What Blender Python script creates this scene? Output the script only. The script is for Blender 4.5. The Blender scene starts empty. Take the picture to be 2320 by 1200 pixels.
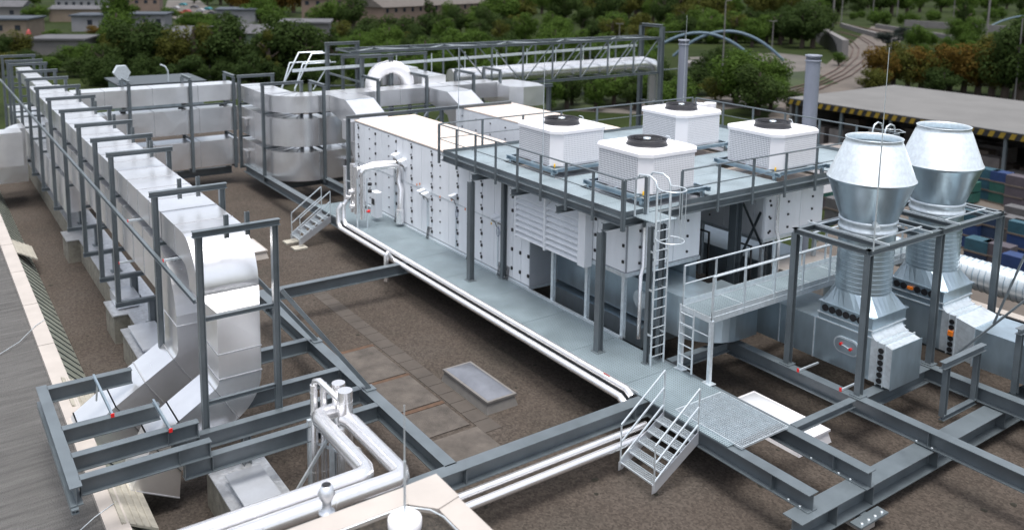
import bpy, math, random
from mathutils import Vector, Matrix
R = math.radians
sc = bpy.context.scene
# ---------------------------------------------------------------- camera
EYE = Vector((0, 0, 11.0))
YAW, PIT, ROL = 2.52882279, 0.150962617, -0.0146565598
FPX, CX, CY = 1976.06, 1160.0, 228.44
_f = Vector((math.cos(PIT)*math.cos(YAW), math.cos(PIT)*math.sin(YAW), -math.sin(PIT)))
_r = Vector((math.sin(YAW), -math.cos(YAW), 0)); _d = _f.cross(_r)
CR = math.cos(ROL)*_r + math.sin(ROL)*_d
CD = -math.sin(ROL)*_r + math.cos(ROL)*_d
cam_d = bpy.data.cameras.new('camera'); cam = bpy.data.objects.new('camera', cam_d)
sc.collection.objects.link(cam); sc.camera = cam
m3 = Matrix((CR, -CD, -_f)).transposed()
cam.matrix_world = Matrix.Translation(EYE) @ m3.to_4x4()
cam_d.sensor_width = 36; cam_d.lens = FPX/2320*36
cam_d.shift_y = -(600-CY)/2320; cam_d.clip_end = 3000
cam_d.dof.use_dof = True; cam_d.dof.focus_distance = 21; cam_d.dof.aperture_fstop = 0.55
# ---------------------------------------------------------------- world, sun, exposure
SUN_EL, SUN_AZ = 80, -30      # azimuth of the sun seen from the roof, degrees from +X
w = bpy.data.worlds.new('World'); sc.world = w; w.use_nodes = True
nt = w.node_tree; bg = nt.nodes['Background']
sky = nt.nodes.new('ShaderNodeTexSky'); sky.sky_type = 'NISHITA'; sky.sun_disc = False
sky.sun_elevation = R(SUN_EL); sky.sun_rotation = R(90-SUN_AZ); sky.dust_density = 3.5; sky.air_density = 1.0; sky.ozone_density = 1
hs = nt.nodes.new('ShaderNodeHueSaturation'); hs.inputs['Saturation'].default_value = 0.42
nt.links.new(sky.outputs[0], hs.inputs['Color']); nt.links.new(hs.outputs[0], bg.inputs['Color'])
bg.inputs['Strength'].default_value = 0.15
sl = bpy.data.lights.new('sun', 'SUN'); sl.energy = 2.0; sl.angle = R(28); sl.color = (1, .97, .93)
so = bpy.data.objects.new('sun', sl); sc.collection.objects.link(so)
sv = Vector((math.cos(R(SUN_EL))*math.cos(R(SUN_AZ)), math.cos(R(SUN_EL))*math.sin(R(SUN_AZ)), math.sin(R(SUN_EL))))
so.rotation_euler = sv.to_track_quat('Z', 'Y').to_euler(); so.location = (0, 0, 60)
sc.view_settings.view_transform = 'Standard'; sc.view_settings.look = 'None'
sc.view_settings.exposure = 0.76; sc.view_settings.gamma = 1
# ---------------------------------------------------------------- helpers
rnd = random.Random(7)
C = sc.collection
def at(px, py, z):                       # ground point seen at a pixel, for a known height z
    d = CR*((px-CX)/FPX) + CD*((py-CY)/FPX) + _f
    return EYE + d*((z-EYE.z)/d.z)
class MB:
    def __init__(s): s.v = []; s.f = []; s.sm = []; s.mi = []; s.m = 0
    def add(s, vs, fs, smooth=False):
        o = len(s.v); s.v += [Vector(v) for v in vs]
        for f in fs: s.f.append([i+o for i in f]); s.sm.append(smooth); s.mi.append(s.m)
        return s
    def box(s, x0, x1, y0, y1, z0, z1):
        v = [(x, y, z) for z in (z0, z1) for y in (y0, y1) for x in (x0, x1)]
        return s.add(v, [(0,2,3,1),(4,5,7,6),(0,1,5,4),(2,6,7,3),(0,4,6,2),(1,3,7,5)])
    def bar(s, p0, p1, w, h=None, up=(0,0,1)):          # rectangular bar between two points
        h = w if h is None else h
        p0, p1 = Vector(p0), Vector(p1); d = (p1-p0).normalized(); u = Vector(up)
        if abs(d.dot(u)) > .98: u = Vector((1,0,0))
        sd = d.cross(u).normalized(); u = sd.cross(d).normalized()
        v = []
        for p in (p0, p1):
            for a, b in ((-1,-1),(1,-1),(1,1),(-1,1)): v.append(p+sd*a*w/2+u*b*h/2)
        return s.add(v, [(3,2,1,0),(4,5,6,7),(0,1,5,4),(1,2,6,5),(2,3,7,6),(3,0,4,7)])
    def ibeam(s, p0, p1, h, w, up=(0,0,1), tf=.022, tw=.014, chan=False):
        p0, p1 = Vector(p0), Vector(p1); d = (p1-p0).normalized(); u = Vector(up)
        sd = d.cross(u).normalized(); u = sd.cross(d).normalized()
        H, W = h/2, w/2
        if chan: pr = [(-W,-H),(W,-H),(W,-H+tf),(-W+tw,-H+tf),(-W+tw,H-tf),(W,H-tf),(W,H),(-W,H)]
        else: pr = [(-W,-H),(W,-H),(W,-H+tf),(tw/2,-H+tf),(tw/2,H-tf),(W,H-tf),(W,H),(-W,H),(-W,H-tf),(-tw/2,H-tf),(-tw/2,-H+tf),(-W,-H+tf)]
        n = len(pr); v = [p+sd*a+u*b for p in (p0, p1) for a, b in pr]
        f = [tuple(range(n))[::-1], tuple(range(n, 2*n))]+[(i,(i+1)%n,n+(i+1)%n,n+i) for i in range(n)]
        return s.add(v, f)
    def prism(s, poly, d):                               # polygon (3-D points) swept along vector d
        d = Vector(d); n = len(poly); v = [Vector(p) for p in poly]+[Vector(p)+d for p in poly]
        return s.add(v, [tuple(range(n))[::-1], tuple(range(n, 2*n))]+[(i,(i+1)%n,n+(i+1)%n,n+i) for i in range(n)])
    def tube(s, pts, r, n=12, cap=True, smooth=True):
        pts = [Vector(p) for p in pts]; rs = r if isinstance(r, (list, tuple)) else [r]*len(pts)
        t0 = (pts[1]-pts[0]).normalized(); a = Vector((0,0,1)) if abs(t0.z) < .9 else Vector((1,0,0))
        u = t0.cross(a).normalized(); v = []
        for i, p in enumerate(pts):
            if i == 0: t = t0
            elif i == len(pts)-1: t = (p-pts[i-1]).normalized()
            else: t = ((p-pts[i-1]).normalized()+(pts[i+1]-p).normalized()).normalized()
            u = (u-t*u.dot(t)).normalized(); q = t.cross(u)
            k = 1.0
            if 0 < i < len(pts)-1:
                c = max(.35, t.dot((p-pts[i-1]).normalized())); k = 1.0 if c > .93 else 1/c
            for j in range(n):
                g = 2*math.pi*j/n; v.append(p+(u*math.cos(g)+q*math.sin(g))*rs[i])
        f = [(i*n+j, i*n+(j+1)%n, (i+1)*n+(j+1)%n, (i+1)*n+j) for i in range(len(pts)-1) for j in range(n)]
        s.add(v, f, smooth)
        if cap:
            m = len(pts)-1
            s.add(v[:n], [tuple(range(n))[::-1]]); s.add(v[m*n:], [tuple(range(n))])
        return s
    def lathe(s, prof, c, n=32, smooth=True):
        c = Vector(c); v = []
        for r, z in prof:
            for j in range(n):
                g = 2*math.pi*j/n; v.append(c+Vector((r*math.cos(g), r*math.sin(g), z)))
        f = [(i*n+j, i*n+(j+1)%n, (i+1)*n+(j+1)%n, (i+1)*n+j) for i in range(len(prof)-1) for j in range(n)]
        return s.add(v, f, smooth)
    def sweep(s, prof, pts, ups=None, seam=0):           # rectangular duct: prof=(w,h) swept through points with given side vectors
        pass
    def build(s, name, mat, parent=None, label=None):
        me = bpy.data.meshes.new(name)
        off = parent_world(parent) if parent else Vector((0,0,0))
        me.from_pydata([tuple(v-off) for v in s.v], [], s.f); me.update()
        me.polygons.foreach_set('use_smooth', s.sm)
        me.materials.append(mat)
        if any(s.mi): me.materials.append(M['seamline']); me.polygons.foreach_set('material_index', s.mi)
        o = bpy.data.objects.new(name, me); C.objects.link(o)
        if parent: o.parent = parent
        if label: o['label'] = label
        return o
def parent_world(p):
    l = Vector((0,0,0))
    while p: l = l+p.location; p = p.parent
    return l
def bands(parent, m, tubes, r, n=16, name='pipe_band'):
    for a, b_ in tubes: MB().tube([a, b_], r, n).build(name, m, parent)
def tag(o, label, cat, group=None, kind=None):
    if label: o['label'] = label
    if cat: o['category'] = cat
    if group: o['group'] = group
    if kind: o['kind'] = kind
    return o
def thing(name, label, cat, loc=(0,0,0), group=None):
    o = bpy.data.objects.new(name, None); C.objects.link(o); o.location = loc; o.empty_display_size = .2
    return tag(o, label, cat, group)
def struct(name, mb, mat): return tag(mb.build(name, mat), None, None, None, 'structure')
def copy_tree(o, parent=None):
    c = o.copy(); C.objects.link(c); c.parent = parent
    for ch in list(o.children): copy_tree(ch, c)
    return c
ORD = ['first','second','third','fourth','fifth','sixth','seventh','eighth','ninth','tenth','eleventh','twelfth','thirteenth','fourteenth','fifteenth','sixteenth','seventeenth','eighteenth','nineteenth','twentieth']
def ordn(i): return ORD[i] if i < 20 else '%dth' % (i+1)
def arc(c, r, a0, a1, n, e1, e2):
    c, e1, e2 = Vector(c), Vector(e1), Vector(e2)
    return [c+e1*r*math.cos(R(a0+(a1-a0)*i/n))+e2*r*math.sin(R(a0+(a1-a0)*i/n)) for i in range(n+1)]
# ---------------------------------------------------------------- materials
def mat(name, col, rough=.5, metal=0.0, var=.12, scale=3.0, bump=0.0, bscale=40, spec=.5, col2=None, stretch=None, detail=4, rvar=0.0):
    m = bpy.data.materials.new(name); m.use_nodes = True; n = m.node_tree; b = n.nodes['Principled BSDF']
    b.inputs['Roughness'].default_value = rough; b.inputs['Metallic'].default_value = metal
    b.inputs['Specular IOR Level'].default_value = spec
    tc = n.nodes.new('ShaderNodeTexCoord'); mp = n.nodes.new('ShaderNodeMapping')
    if stretch: mp.inputs['Scale'].default_value = stretch
    n.links.new(tc.outputs['Object'], mp.inputs['Vector'])
    nz = n.nodes.new('ShaderNodeTexNoise'); nz.inputs['Scale'].default_value = scale; nz.inputs['Detail'].default_value = detail; nz.inputs['Roughness'].default_value = .62
    n.links.new(mp.outputs[0], nz.inputs['Vector'])
    rp = n.nodes.new('ShaderNodeValToRGB'); rp.color_ramp.elements[0].position = .3; rp.color_ramp.elements[1].position = .7
    c0 = [max(0, c*(1-var)) for c in col]; c1 = list(col2) if col2 else [min(1, c*(1+var)) for c in col]
    rp.color_ramp.elements[0].color = (*c0, 1); rp.color_ramp.elements[1].color = (*c1, 1)
    n.links.new(nz.outputs['Fac'], rp.inputs[0]); n.links.new(rp.outputs[0], b.inputs['Base Color'])
    if rvar:
        mr = n.nodes.new('ShaderNodeMapRange'); mr.inputs[3].default_value = max(.02, rough-rvar); mr.inputs[4].default_value = rough+rvar
        n.links.new(nz.outputs['Fac'], mr.inputs[0]); n.links.new(mr.outputs[0], b.inputs['Roughness'])
    if bump:
        n2 = n.nodes.new('ShaderNodeTexNoise'); n2.inputs['Scale'].default_value = bscale; n2.inputs['Detail'].default_value = 3
        n.links.new(tc.outputs['Object'], n2.inputs['Vector'])
        bp = n.nodes.new('ShaderNodeBump'); bp.inputs['Strength'].default_value = bump; bp.inputs['Distance'].default_value = .05
        n.links.new(n2.outputs['Fac'], bp.inputs['Height']); n.links.new(bp.outputs[0], b.inputs['Normal'])
    return m
def facet(*a, **k):                      # sheet metal: broad shallow dents with creases, as on cross-broken duct panels
    m = mat(*a, **k); n = m.node_tree; b = n.nodes['Principled BSDF']; tc = n.nodes.new('ShaderNodeTexCoord')
    v = n.nodes.new('ShaderNodeTexVoronoi'); v.inputs['Scale'].default_value = .85; v.inputs['Randomness'].default_value = .8
    n.links.new(tc.outputs['Object'], v.inputs['Vector'])
    bp = n.nodes.new('ShaderNodeBump'); bp.inputs['Strength'].default_value = .22; bp.inputs['Distance'].default_value = .12
    old = b.inputs['Normal'].links[0].from_socket if b.inputs['Normal'].links else None
    if old: n.links.new(old, bp.inputs['Normal'])
    n.links.new(v.outputs['Distance'], bp.inputs['Height']); n.links.new(bp.outputs[0], b.inputs['Normal'])
    return m
M = {}
M['steel'] = mat('grey steel paint', (.098,.119,.133), .36, 0, .18, 1.6, spec=.9, rvar=.10, detail=9)
M['steel_dark'] = mat('dark steel paint', (.04,.05,.058), .45, 0, .12, 3)
M['alu'] = facet('aluminium duct sheet', (.86,.865,.885), .30, .86, .06, .9, bump=.10, bscale=1.3, rvar=.06)
M['seamline'] = mat('duct seam strips', (.42,.43,.45), .45, .5, .15, 6); M['alu_pipe'] = mat('polished pipe cladding', (.88,.875,.885), .27, .84, .05, 3, bump=.02, bscale=4)
M['galv'] = mat('galvanised sheet', (.40,.49,.55), .34, .75, .16, 1.6, bump=.05, bscale=2, rvar=.06, stretch=(1,1,.35))
M['galv_bright'] = mat('bright galvanised steel', (.66,.72,.76), .35, .55, .12, 8)
M['white'] = mat('white panel paint', (.76,.79,.83), .4, 0, .055, 2.2, stretch=(1,1,.16), detail=8, rvar=.08)
M['seam'] = mat('grey panel seams', (.30,.32,.35), .5, 0, .05, 2); M['white_top'] = mat('white cabinet paint', (.80,.79,.82), .35, 0, .03, 1.5)
M['cream'] = mat('cream roof sheet', (.64,.55,.485), .5, 0, .08, .5)
M['coping'] = mat('cream coping metal', (.41,.375,.345), .45, 0, .08, 1.2)
M['black'] = mat('black plastic', (.012,.012,.014), .45, 0, .1, 5)
M['fan'] = mat('black fan ring', (.03,.03,.035), .4, 0, .1, 5)
M['pvc'] = mat('grey blue stack', (.20,.22,.27), .45, 0, .12, 1.4, stretch=(1,1,.2))
M['concrete'] = mat('weathered concrete', (.20,.19,.16), .9, 0, .35, 3.5, bump=.5, bscale=18, detail=8)
M['foil'] = mat('crumpled foil sheet', (.66,.68,.71), .3, .75, .15, 5, bump=.5, bscale=9)
M['zinc_plate'] = mat('flat zinc plate', (.62,.65,.70), .33, .6, .1, 1.5)
M['red'] = mat('red plastic', (.65,.02,.02), .4); M['orange'] = mat('orange plastic', (.75,.2,.02), .4)
M['red_soft'] = mat('faded red label', (.30,.05,.045), .6); M['yellow'] = mat('yellow plastic', (.75,.45,.02), .4)
M['insul'] = mat('white insulation wrap', (.82,.82,.84), .4, .2, .05, 3, bump=.25, bscale=9)
M['glass_dome'] = mat('milky skylight dome', (.15,.16,.185), .25, 0, .15, 1.5, spec=.6)
M['white_dome'] = mat('white skylight dome', (.62,.64,.68), .25, 0, .06, 1.5)
M['skl_frame'] = mat('grey skylight frame', (.155,.148,.14), .6, 0, .15, 3)
M['felt'] = mat('slate roofing felt', (.092,.090,.088), .95, 0, .34, 2.2, bump=1.0, bscale=26, stretch=(3.2,.25,1), detail=12)
M['tile'] = mat('old paving slab', (.082,.071,.062), .9, 0, .42, 1.6, bump=.3, bscale=30, detail=8)
M['tile2'] = mat('worn small slab', (.066,.056,.048), .9, 0, .2, 1.2); M['slat'] = mat('green grey glazing', (.24,.26,.22), .35, 0, .2, 2)
M['timber'] = mat('pale boards', (.36,.34,.29), .8, 0, .2, 4)
M['wallr'] = mat('building wall', (.25,.24,.22), .9, 0, .15, .6)
def gravel():
    m = bpy.data.materials.new('brown gravel roof'); m.use_nodes = True; n = m.node_tree; b = n.nodes['Principled BSDF']
    b.inputs['Roughness'].default_value = .95; b.inputs['Specular IOR Level'].default_value = .15
    tc = n.nodes.new('ShaderNodeTexCoord')
    v = n.nodes.new('ShaderNodeTexVoronoi'); v.inputs['Scale'].default_value = 19
    a = n.nodes.new('ShaderNodeTexNoise'); a.inputs['Scale'].default_value = .35; a.inputs['Detail'].default_value = 5; a.inputs['Roughness'].default_value = .55
    for t in (v, a): n.links.new(tc.outputs['Object'], t.inputs['Vector'])
    r1 = n.nodes.new('ShaderNodeValToRGB'); e = r1.color_ramp.elements
    e[0].position = .3; e[0].color = (.053,.046,.039,1); e[1].position = .72; e[1].color = (.071,.061,.053,1)
    x = e.new(.5); x.color = (.063,.052,.044,1)
    n.links.new(a.outputs['Fac'], r1.inputs[0])
    hsv = n.nodes.new('ShaderNodeSeparateColor'); n.links.new(v.outputs['Color'], hsv.inputs[0])
    mr = n.nodes.new('ShaderNodeMapRange'); mr.inputs[3].default_value = .45; mr.inputs[4].default_value = 1.6
    f2 = n.nodes.new('ShaderNodeTexNoise'); f2.inputs['Scale'].default_value = 11; f2.inputs['Detail'].default_value = 4; n.links.new(tc.outputs['Object'], f2.inputs['Vector'])
    ad = n.nodes.new('ShaderNodeMath'); ad.operation = 'ADD'; n.links.new(hsv.outputs[0], ad.inputs[0]); n.links.new(f2.outputs['Fac'], ad.inputs[1])
    hf = n.nodes.new('ShaderNodeMath'); hf.operation = 'MULTIPLY'; hf.inputs[1].default_value = .5; n.links.new(ad.outputs[0], hf.inputs[0]); n.links.new(hf.outputs[0], mr.inputs[0])
    mx = n.nodes.new('ShaderNodeVectorMath'); mx.operation = 'SCALE'
    n.links.new(r1.outputs[0], mx.inputs[0]); n.links.new(mr.outputs[0], mx.inputs['Scale'])
    n.links.new(mx.outputs[0], b.inputs['Base Color'])
    bp = n.nodes.new('ShaderNodeBump'); bp.inputs['Strength'].default_value = .35; bp.inputs['Distance'].default_value = .03
    n.links.new(v.outputs['Distance'], bp.inputs['Height']); n.links.new(bp.outputs[0], b.inputs['Normal'])
    return m
M['gravel'] = gravel()
def grating(name, c_hi, c_lo, sc_, rot=0):
    m = bpy.data.materials.new(name); m.use_nodes = True; n = m.node_tree; b = n.nodes['Principled BSDF']
    b.inputs['Roughness'].default_value = .4; b.inputs['Metallic'].default_value = 0
    tc = n.nodes.new('ShaderNodeTexCoord'); br = n.nodes.new('ShaderNodeTexBrick')
    br.offset = 0; br.inputs['Scale'].default_value = sc_; br.inputs['Mortar Size'].default_value = .006; br.inputs['Brick Width'].default_value = .5; br.inputs['Row Height'].default_value = .5
    br.inputs['Color1'].default_value = (*c_lo,1); br.inputs['Color2'].default_value = (*[c*1.3 for c in c_lo],1); br.inputs['Mortar'].default_value = (*c_hi,1)
    br.inputs['Mortar Size'].default_value = .12
    nz = n.nodes.new('ShaderNodeTexNoise'); nz.inputs['Scale'].default_value = .9; nz.inputs['Detail'].default_value = 6
    n.links.new(tc.outputs['Object'], br.inputs['Vector']); n.links.new(tc.outputs['Object'], nz.inputs['Vector'])
    mr = n.nodes.new('ShaderNodeMapRange'); mr.inputs[1].default_value = .3; mr.inputs[2].default_value = .7; mr.inputs[3].default_value = .8; mr.inputs[4].default_value = 1.2
    n.links.new(nz.outputs['Fac'], mr.inputs[0])
    mx = n.nodes.new('ShaderNodeVectorMath'); mx.operation = 'SCALE'
    n.links.new(br.outputs['Color'], mx.inputs[0]); n.links.new(mr.outputs[0], mx.inputs['Scale']); n.links.new(mx.outputs[0], b.inputs['Base Color'])
    return m
M['grate'] = grating('galvanised deck grating', (.20,.25,.275), (.055,.075,.086), 7)
M['grate_top'] = grating('upper deck grating', (.25,.305,.335), (.13,.165,.185), 7)
def perf():
    m = bpy.data.materials.new('perforated white panel'); m.use_nodes = True; n = m.node_tree; b = n.nodes['Principled BSDF']
    b.inputs['Roughness'].default_value = .45
    tc = n.nodes.new('ShaderNodeTexCoord'); v = n.nodes.new('ShaderNodeTexVoronoi'); v.inputs['Scale'].default_value = 15; v.inputs['Randomness'].default_value = 0
    n.links.new(tc.outputs['Object'], v.inputs['Vector'])
    r = n.nodes.new('ShaderNodeValToRGB'); e = r.color_ramp.elements; e[0].position = .34; e[0].color = (.26,.27,.30,1); e[1].position = .46; e[1].color = (.76,.76,.79,1)
    n.links.new(v.outputs['Distance'], r.inputs[0]); n.links.new(r.outputs[0], b.inputs['Base Color'])
    return m
M['perf'] = perf()
# ---------------------------------------------------------------- SETTING: gravel roof, city ground
def zr(y):                                # height of the gravel surface
    return -2.2 if y < 8.0 else (-1.3 if y > 9.4 else -2.2+.9*(y-8.0)/1.4)
mb = MB(); ys = [3.0, 8.0, 9.4, 31.5]; xs = [-74, -50, -30, -10, 6]
vs = [(x, y, zr(y)) for y in ys for x in xs]; n = len(xs)
mb.add(vs, [(j*n+i, j*n+i+1, (j+1)*n+i+1, (j+1)*n+i) for j in range(3) for i in range(n-1)])
struct('gravel_roof', mb, M['gravel'])
struct('building_body', MB().box(-74, 6, 3.0, 31.5, -10.3, -2.6), M['wallr'])
mb = MB(); mb.add([(-1500,-900,-10),(600,-900,-10),(600,1500,-10),(-1500,1500,-10)], [(0,1,2,3)])
M['ground'] = mat('dark grass and earth', (.020,.033,.008), 1, 0, .5, .05, col2=(.030,.042,.012), detail=10, spec=.1)
struct('ground', mb, M['ground'])
# neighbouring felt roof with glazed strip
mb = MB(); mb.add([(-74,2.86,-1.22),(-6,2.86,-1.22),(-6,-20,-1.9),(-74,-20,-1.9)], [(0,1,2,3)])
mb.add([(-74,2.86,-1.30),(-6,2.86,-1.30),(-6,2.86,-10),(-74,2.86,-10)], [(3,2,1,0)])
struct('felt_roof', mb, M['felt'])
cop = thing('roof_coping', 'long cream metal coping with slanting slats between the grey felt roof and the gravel', 'coping', (-30,3.05,-1.2))
mb = MB(); x = -74
while x < -8: mb.box(x, x+3.96, 2.84, 3.3, -1.32, -1.08); x += 4
mb.build('coping_strip', M['coping'], cop)
mb = MB(); mb.add([(-74,3.32,-1.2),(-8,3.32,-1.2),(-8,4.05,-2.15),(-74,4.05,-2.15)], [(0,1,2,3)])
mb.build('glazing', M['slat'], cop)
mb = MB(); x = -73
while x < -9: mb.bar((x,3.31,-1.17),(x-.55,4.02,-2.1), .03, .03); x += .62
mb.build('glazing_bars', M['steel_dark'], cop)
# ---------------------------------------------------------------- STEEL GRID
def beam(name, p0, p1, label, h=.42, w=.30, stiff=(), group='grey steel beams of the base frame', bolts=True):
    p0, p1 = Vector(p0), Vector(p1); mbm = MB(); c0, c1 = p0-Vector((0,0,h/2)), p1-Vector((0,0,h/2))
    mbm.ibeam(c0, c1, h, w); d = (p1-p0).normalized(); s = d.cross(Vector((0,0,1)))
    for t in stiff:
        q = c0+d*t
        for sg in (-1, 1): mbm.bar(q+s*sg*.02, q+s*sg*(w/2-.01), .014, h-.046, up=(0,0,1))
    o = mbm.build(name, M['steel'])
    return tag(o, label, 'steel beam', group)
beam('steel_beam', (-28.2,9.38,0), (-15.5,9.38,0), 'wide grey steel beam with two slanting braces on it, beside the gravel pit with the skylight', stiff=(1,4.6,7,9))
beam('steel_beam', (-47.5,15.3,-.03), (-10.3,15.3,-.03), 'very long grey beam under the outer edge of the lower walkway, its end jutting past the stairs', stiff=(36.2,), w=.32)
beam('steel_beam', (-16.9,17.12,-.03), (-10.1,17.12,-.03), 'grey beam ending beside the small mesh deck, over the white skylight', stiff=(5.9,))
beam('steel_beam', (-18,19.92,0), (-4,19.92,0), 'long grey beam carrying the two front posts of the cowl frame, running to the right', stiff=(7.7,10))
beam('steel_beam', (-14.5,23.3,0), (-4,23.3,0), 'grey beam behind the angular gantry frame, carrying the middle post of the cowl frame', stiff=(6,8))
beam('steel_beam', (-15.36,1.5,0), (-15.36,15.1,0), 'grey cross beam closing the pit with the skylight at its near side, under the insulated pipes', stiff=(8.1,13.2), w=.36)
beam('steel_beam', (-28.05,9.55,0), (-28.05,15.1,0), 'grey cross beam from the slanting braces to the walkway', h=.4, w=.26)
beam('steel_beam', (-10.38,14.72,-.45), (-10.38,26.5,-.45), 'low heavy grey beam lying crosswise under the jutting beam ends in the lower right', w=.5, h=.52, stiff=(1.25,2.6,5.3,8.6))
beam('steel_beam', (-12.35,17.3,-.03), (-12.35,19.75,-.03), 'short thin grey beam between mesh deck beam and cowl frame foot', h=.2, w=.2)
beam('steel_beam', (-12.95,15.46,-.03), (-12.95,16.95,-.03), 'short thin grey cross piece just past the mesh deck', h=.2, w=.2)
beam('steel_beam', (-12.3,20.1,0), (-12.3,23.1,0), 'grey cross beam under the near end of the front plenum', stiff=())
beam('steel_beam', (-16.6,17.3,0), (-16.6,19.75,0), 'grey cross beam behind the foot of the catwalk ladder', h=.3, w=.24)
beam('steel_beam', (-17.2,20.1,0), (-17.2,26,0), 'grey cross beam deep under the catwalk', h=.3, w=.26)
beam('steel_beam', (-49.2,6.5,-.42), (-49.2,15.0,-.42), 'dark grey beam under the far duct bank on the left', h=.4, w=.3)
beam('steel_beam', (-44.0,15.6,-.4), (-44.0,24,-.4), 'grey beam under the rounded duct corner', h=.4, w=.3)
beam('steel_beam', (-47.6,17.9,-.1), (-37.5,17.9,-.1), 'grey beam leading from the duct corner to the far end of the walkway', h=.4, w=.3)
# cantilevered front platform beams, lower left
for nm, X, y1, lab in (('l1',-23.55,4.35,'far back one of the four short raised beams on the lower left cantilever frame'),('l2',-21.2,4.5,'raised cantilever beam right behind the two slanting duct ends'),
                  ('l3',-19.85,5.06,'raised cantilever beam with a stiffened square end at the foot of the nearest portal'),('l4',-18.85,5.06,'nearest raised cantilever beam of the lower left frame, stiffened end')):
    beam('cantilever_beam', (X,2.36,.38), (X,y1,.38), lab, h=.38, w=.22, stiff=(.02,2.0,2.66) if y1 > 5.02 else (), group='raised cantilever beams')
for X, y0, lab in ((-23.6,4.7,'grey cross beam furthest back behind the vertical ducts, joining the wide braced beam'),(-21.3,4.7,'grey cross beam ending below the foot of the first slanting brace'),
                   (-19.95,4.46,'grey cross beam holding the feet of the nearest portal'),(-18.9,4.46,'nearest grey cross beam, passing behind the pipe riser')):
    beam('steel_beam', (X,y0,0), (X,9.22,0), lab, h=.40, w=.22, stiff=(.02,.62))
beam('steel_beam', (-23.75,2.25,.38), (-18.5,2.25,.38), 'pale topped end beam of the cantilever frame hanging over the felt roof', h=.42, w=.24)
beam('support_beam', (-23.75,2.2,-.05), (-18.4,2.2,-.05), 'thin lower flange beam hung under the cantilever end beam', h=.1, w=.14)
tag(MB().bar((-19.3,5.2,-.38),(-19.3,8.8,-.38),.07).build('lightning_conductor', M['galv_bright']), 'thin bright rail running between the two nearest cross beams', 'rail')
# slanting braces
for X0, X1, Y, lab in ((-25.9,-23.3,9.42,'shorter slanting grey brace standing on the wide pit beam'),(-26.3,-19.75,9.42,'longer slanting grey brace standing on the wide pit beam')):
    b = thing('slanting_brace', lab, 'brace', (X1,Y,.0), 'slanting braces')
    top = (-20.15-.0, 7.25, 3.05) if X1 > -20 else (-24.2, 7.25, 2.9)
    MB().bar((X1,Y,.03), top, .10).build('strut', M['steel'], b)
    MB().box(X1-.16,X1+.16,Y-.14,Y+.14,.004,.03).build('foot_plate', M['steel'], b)
def bolts(pts, z):
    for (x,y) in pts:
        for ob in (near_beams,): MB().lathe([(.028,0),(.028,.022),(.001,.024)],(x,y,z),8).build('bolt', M['galv_bright'], ob)
near_beams = next(o for o in C.objects if o.get('label','').startswith('very long grey beam'))
bolts([(-10.85,15.4),(-10.55,15.4),(-10.85,15.2),(-10.55,15.2),(-30,15.4)],-.425)
near_beams = next(o for o in C.objects if o.get('label','').startswith('grey beam ending beside'))
bolts([(-10.85,17.02),(-10.55,17.02),(-11.6,17.02)],-.425)
near_beams = next(o for o in C.objects if o.get('label','').startswith('long grey beam carrying the two front'))
bolts([(-10.6,19.82),(-10.2,19.82)],-.395)
# moss and stones scattered on the gravel
r_ = random.Random(3); q = MB()
for k in range(150):
    x = r_.uniform(-45,-6); y = r_.uniform(4.2,26); z = zr(y)
    if 5.2 < y < 7.2 and x < -16: continue
    rr = r_.uniform(.03,.10); n_ = 7; ph = r_.uniform(0,6)
    q.add([(x+rr*r_.uniform(.7,1.3)*math.cos(ph+6.283*j/n_), y+rr*r_.uniform(.7,1.3)*math.sin(ph+6.283*j/n_), z+.004) for j in range(n_)]+[(x,y,z+rr*.35)],[(j,(j+1)%n_,n_) for j in range(n_)])
M['moss'] = mat('dark moss tufts', (.022,.020,.014), 1, 0, .4, 9)
tag(q.build('moss_tufts', M['moss']), 'small dark moss tufts scattered over the gravel', 'moss', None, 'stuff')
# concrete pad under low beam
pd = thing('footing_pad', 'small white footing under the low beam near the bottom right, with a bolted plate', 'footing', (-10.2,17.0,-1.3))
MB().box(-10.5,-9.95,16.7,17.15,-1.3,-1.12).build('pad', M['coping'], pd)
MB().box(-10.3,-10.1,16.85,17.05,-1.12,-1.0).build('stub', M['steel'], pd)
q = MB(); q.box(-10.1,-9.82,16.4,17.45,-1.03,-.99); q.build('bolt_plate', M['steel'], pd)
for k in range(4): MB().lathe([(.035,0),(.035,.03),(.001,.03)], (-9.9,16.55+.25*k,-.99), 8).build('bolt', M['galv_bright'], pd)
# ---------------------------------------------------------------- LOWER WALKWAY
wk = thing('lower_walkway', 'long blue-grey grating walkway along the white air handling unit', 'walkway', (-25,16,0))
mb = MB(); x = -35.4
while x < -12.6:
    x2 = min(x+2.4, -12.55); mb.box(x, x2-.012, 15.14, 17.08, -.02, .012); x += 2.4
mb.box(-37.2,-35.42,15.14,16.9,-.02,.012)
mb.build('deck_grating', M['grate'], wk)
q = MB(); q.bar((-36,17.11,.03),(-18.5,17.11,.03),.09,.09); q.bar((-35.2,15.16,.03),(-15.6,15.16,.03),.03,.05); q.build('edge_trim', M['galv_bright'], wk)
# bright mesh deck at near end, real bars
mg = thing('mesh_deck', 'bright open mesh grating panel at the near end of the walkway', 'grating', (-13.2,16.1,.03))
q = MB(); x = -14.4
while x < -12.32: q.bar((x,15.35,.035),(x,17.0,.035),.007,.03); x += .062
y = 15.35
while y < 17.0: q.bar((-14.4,y,.035),(-12.3,y,.035),.007,.03); y += .062
q.build('mesh_bars', M['galv_bright'], mg)
q = MB(); 
for a, b_ in (((-14.42,15.33,.035),(-12.3,15.33,.035)),((-14.42,17.02,.035),(-12.3,17.02,.035)),((-14.42,15.33,.035),(-14.42,17.02,.035)),((-12.3,15.33,.035),(-12.3,17.02,.035))): q.bar(a,b_,.022,.05)
q.build('mesh_frame', M['galv_bright'], mg)
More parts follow.
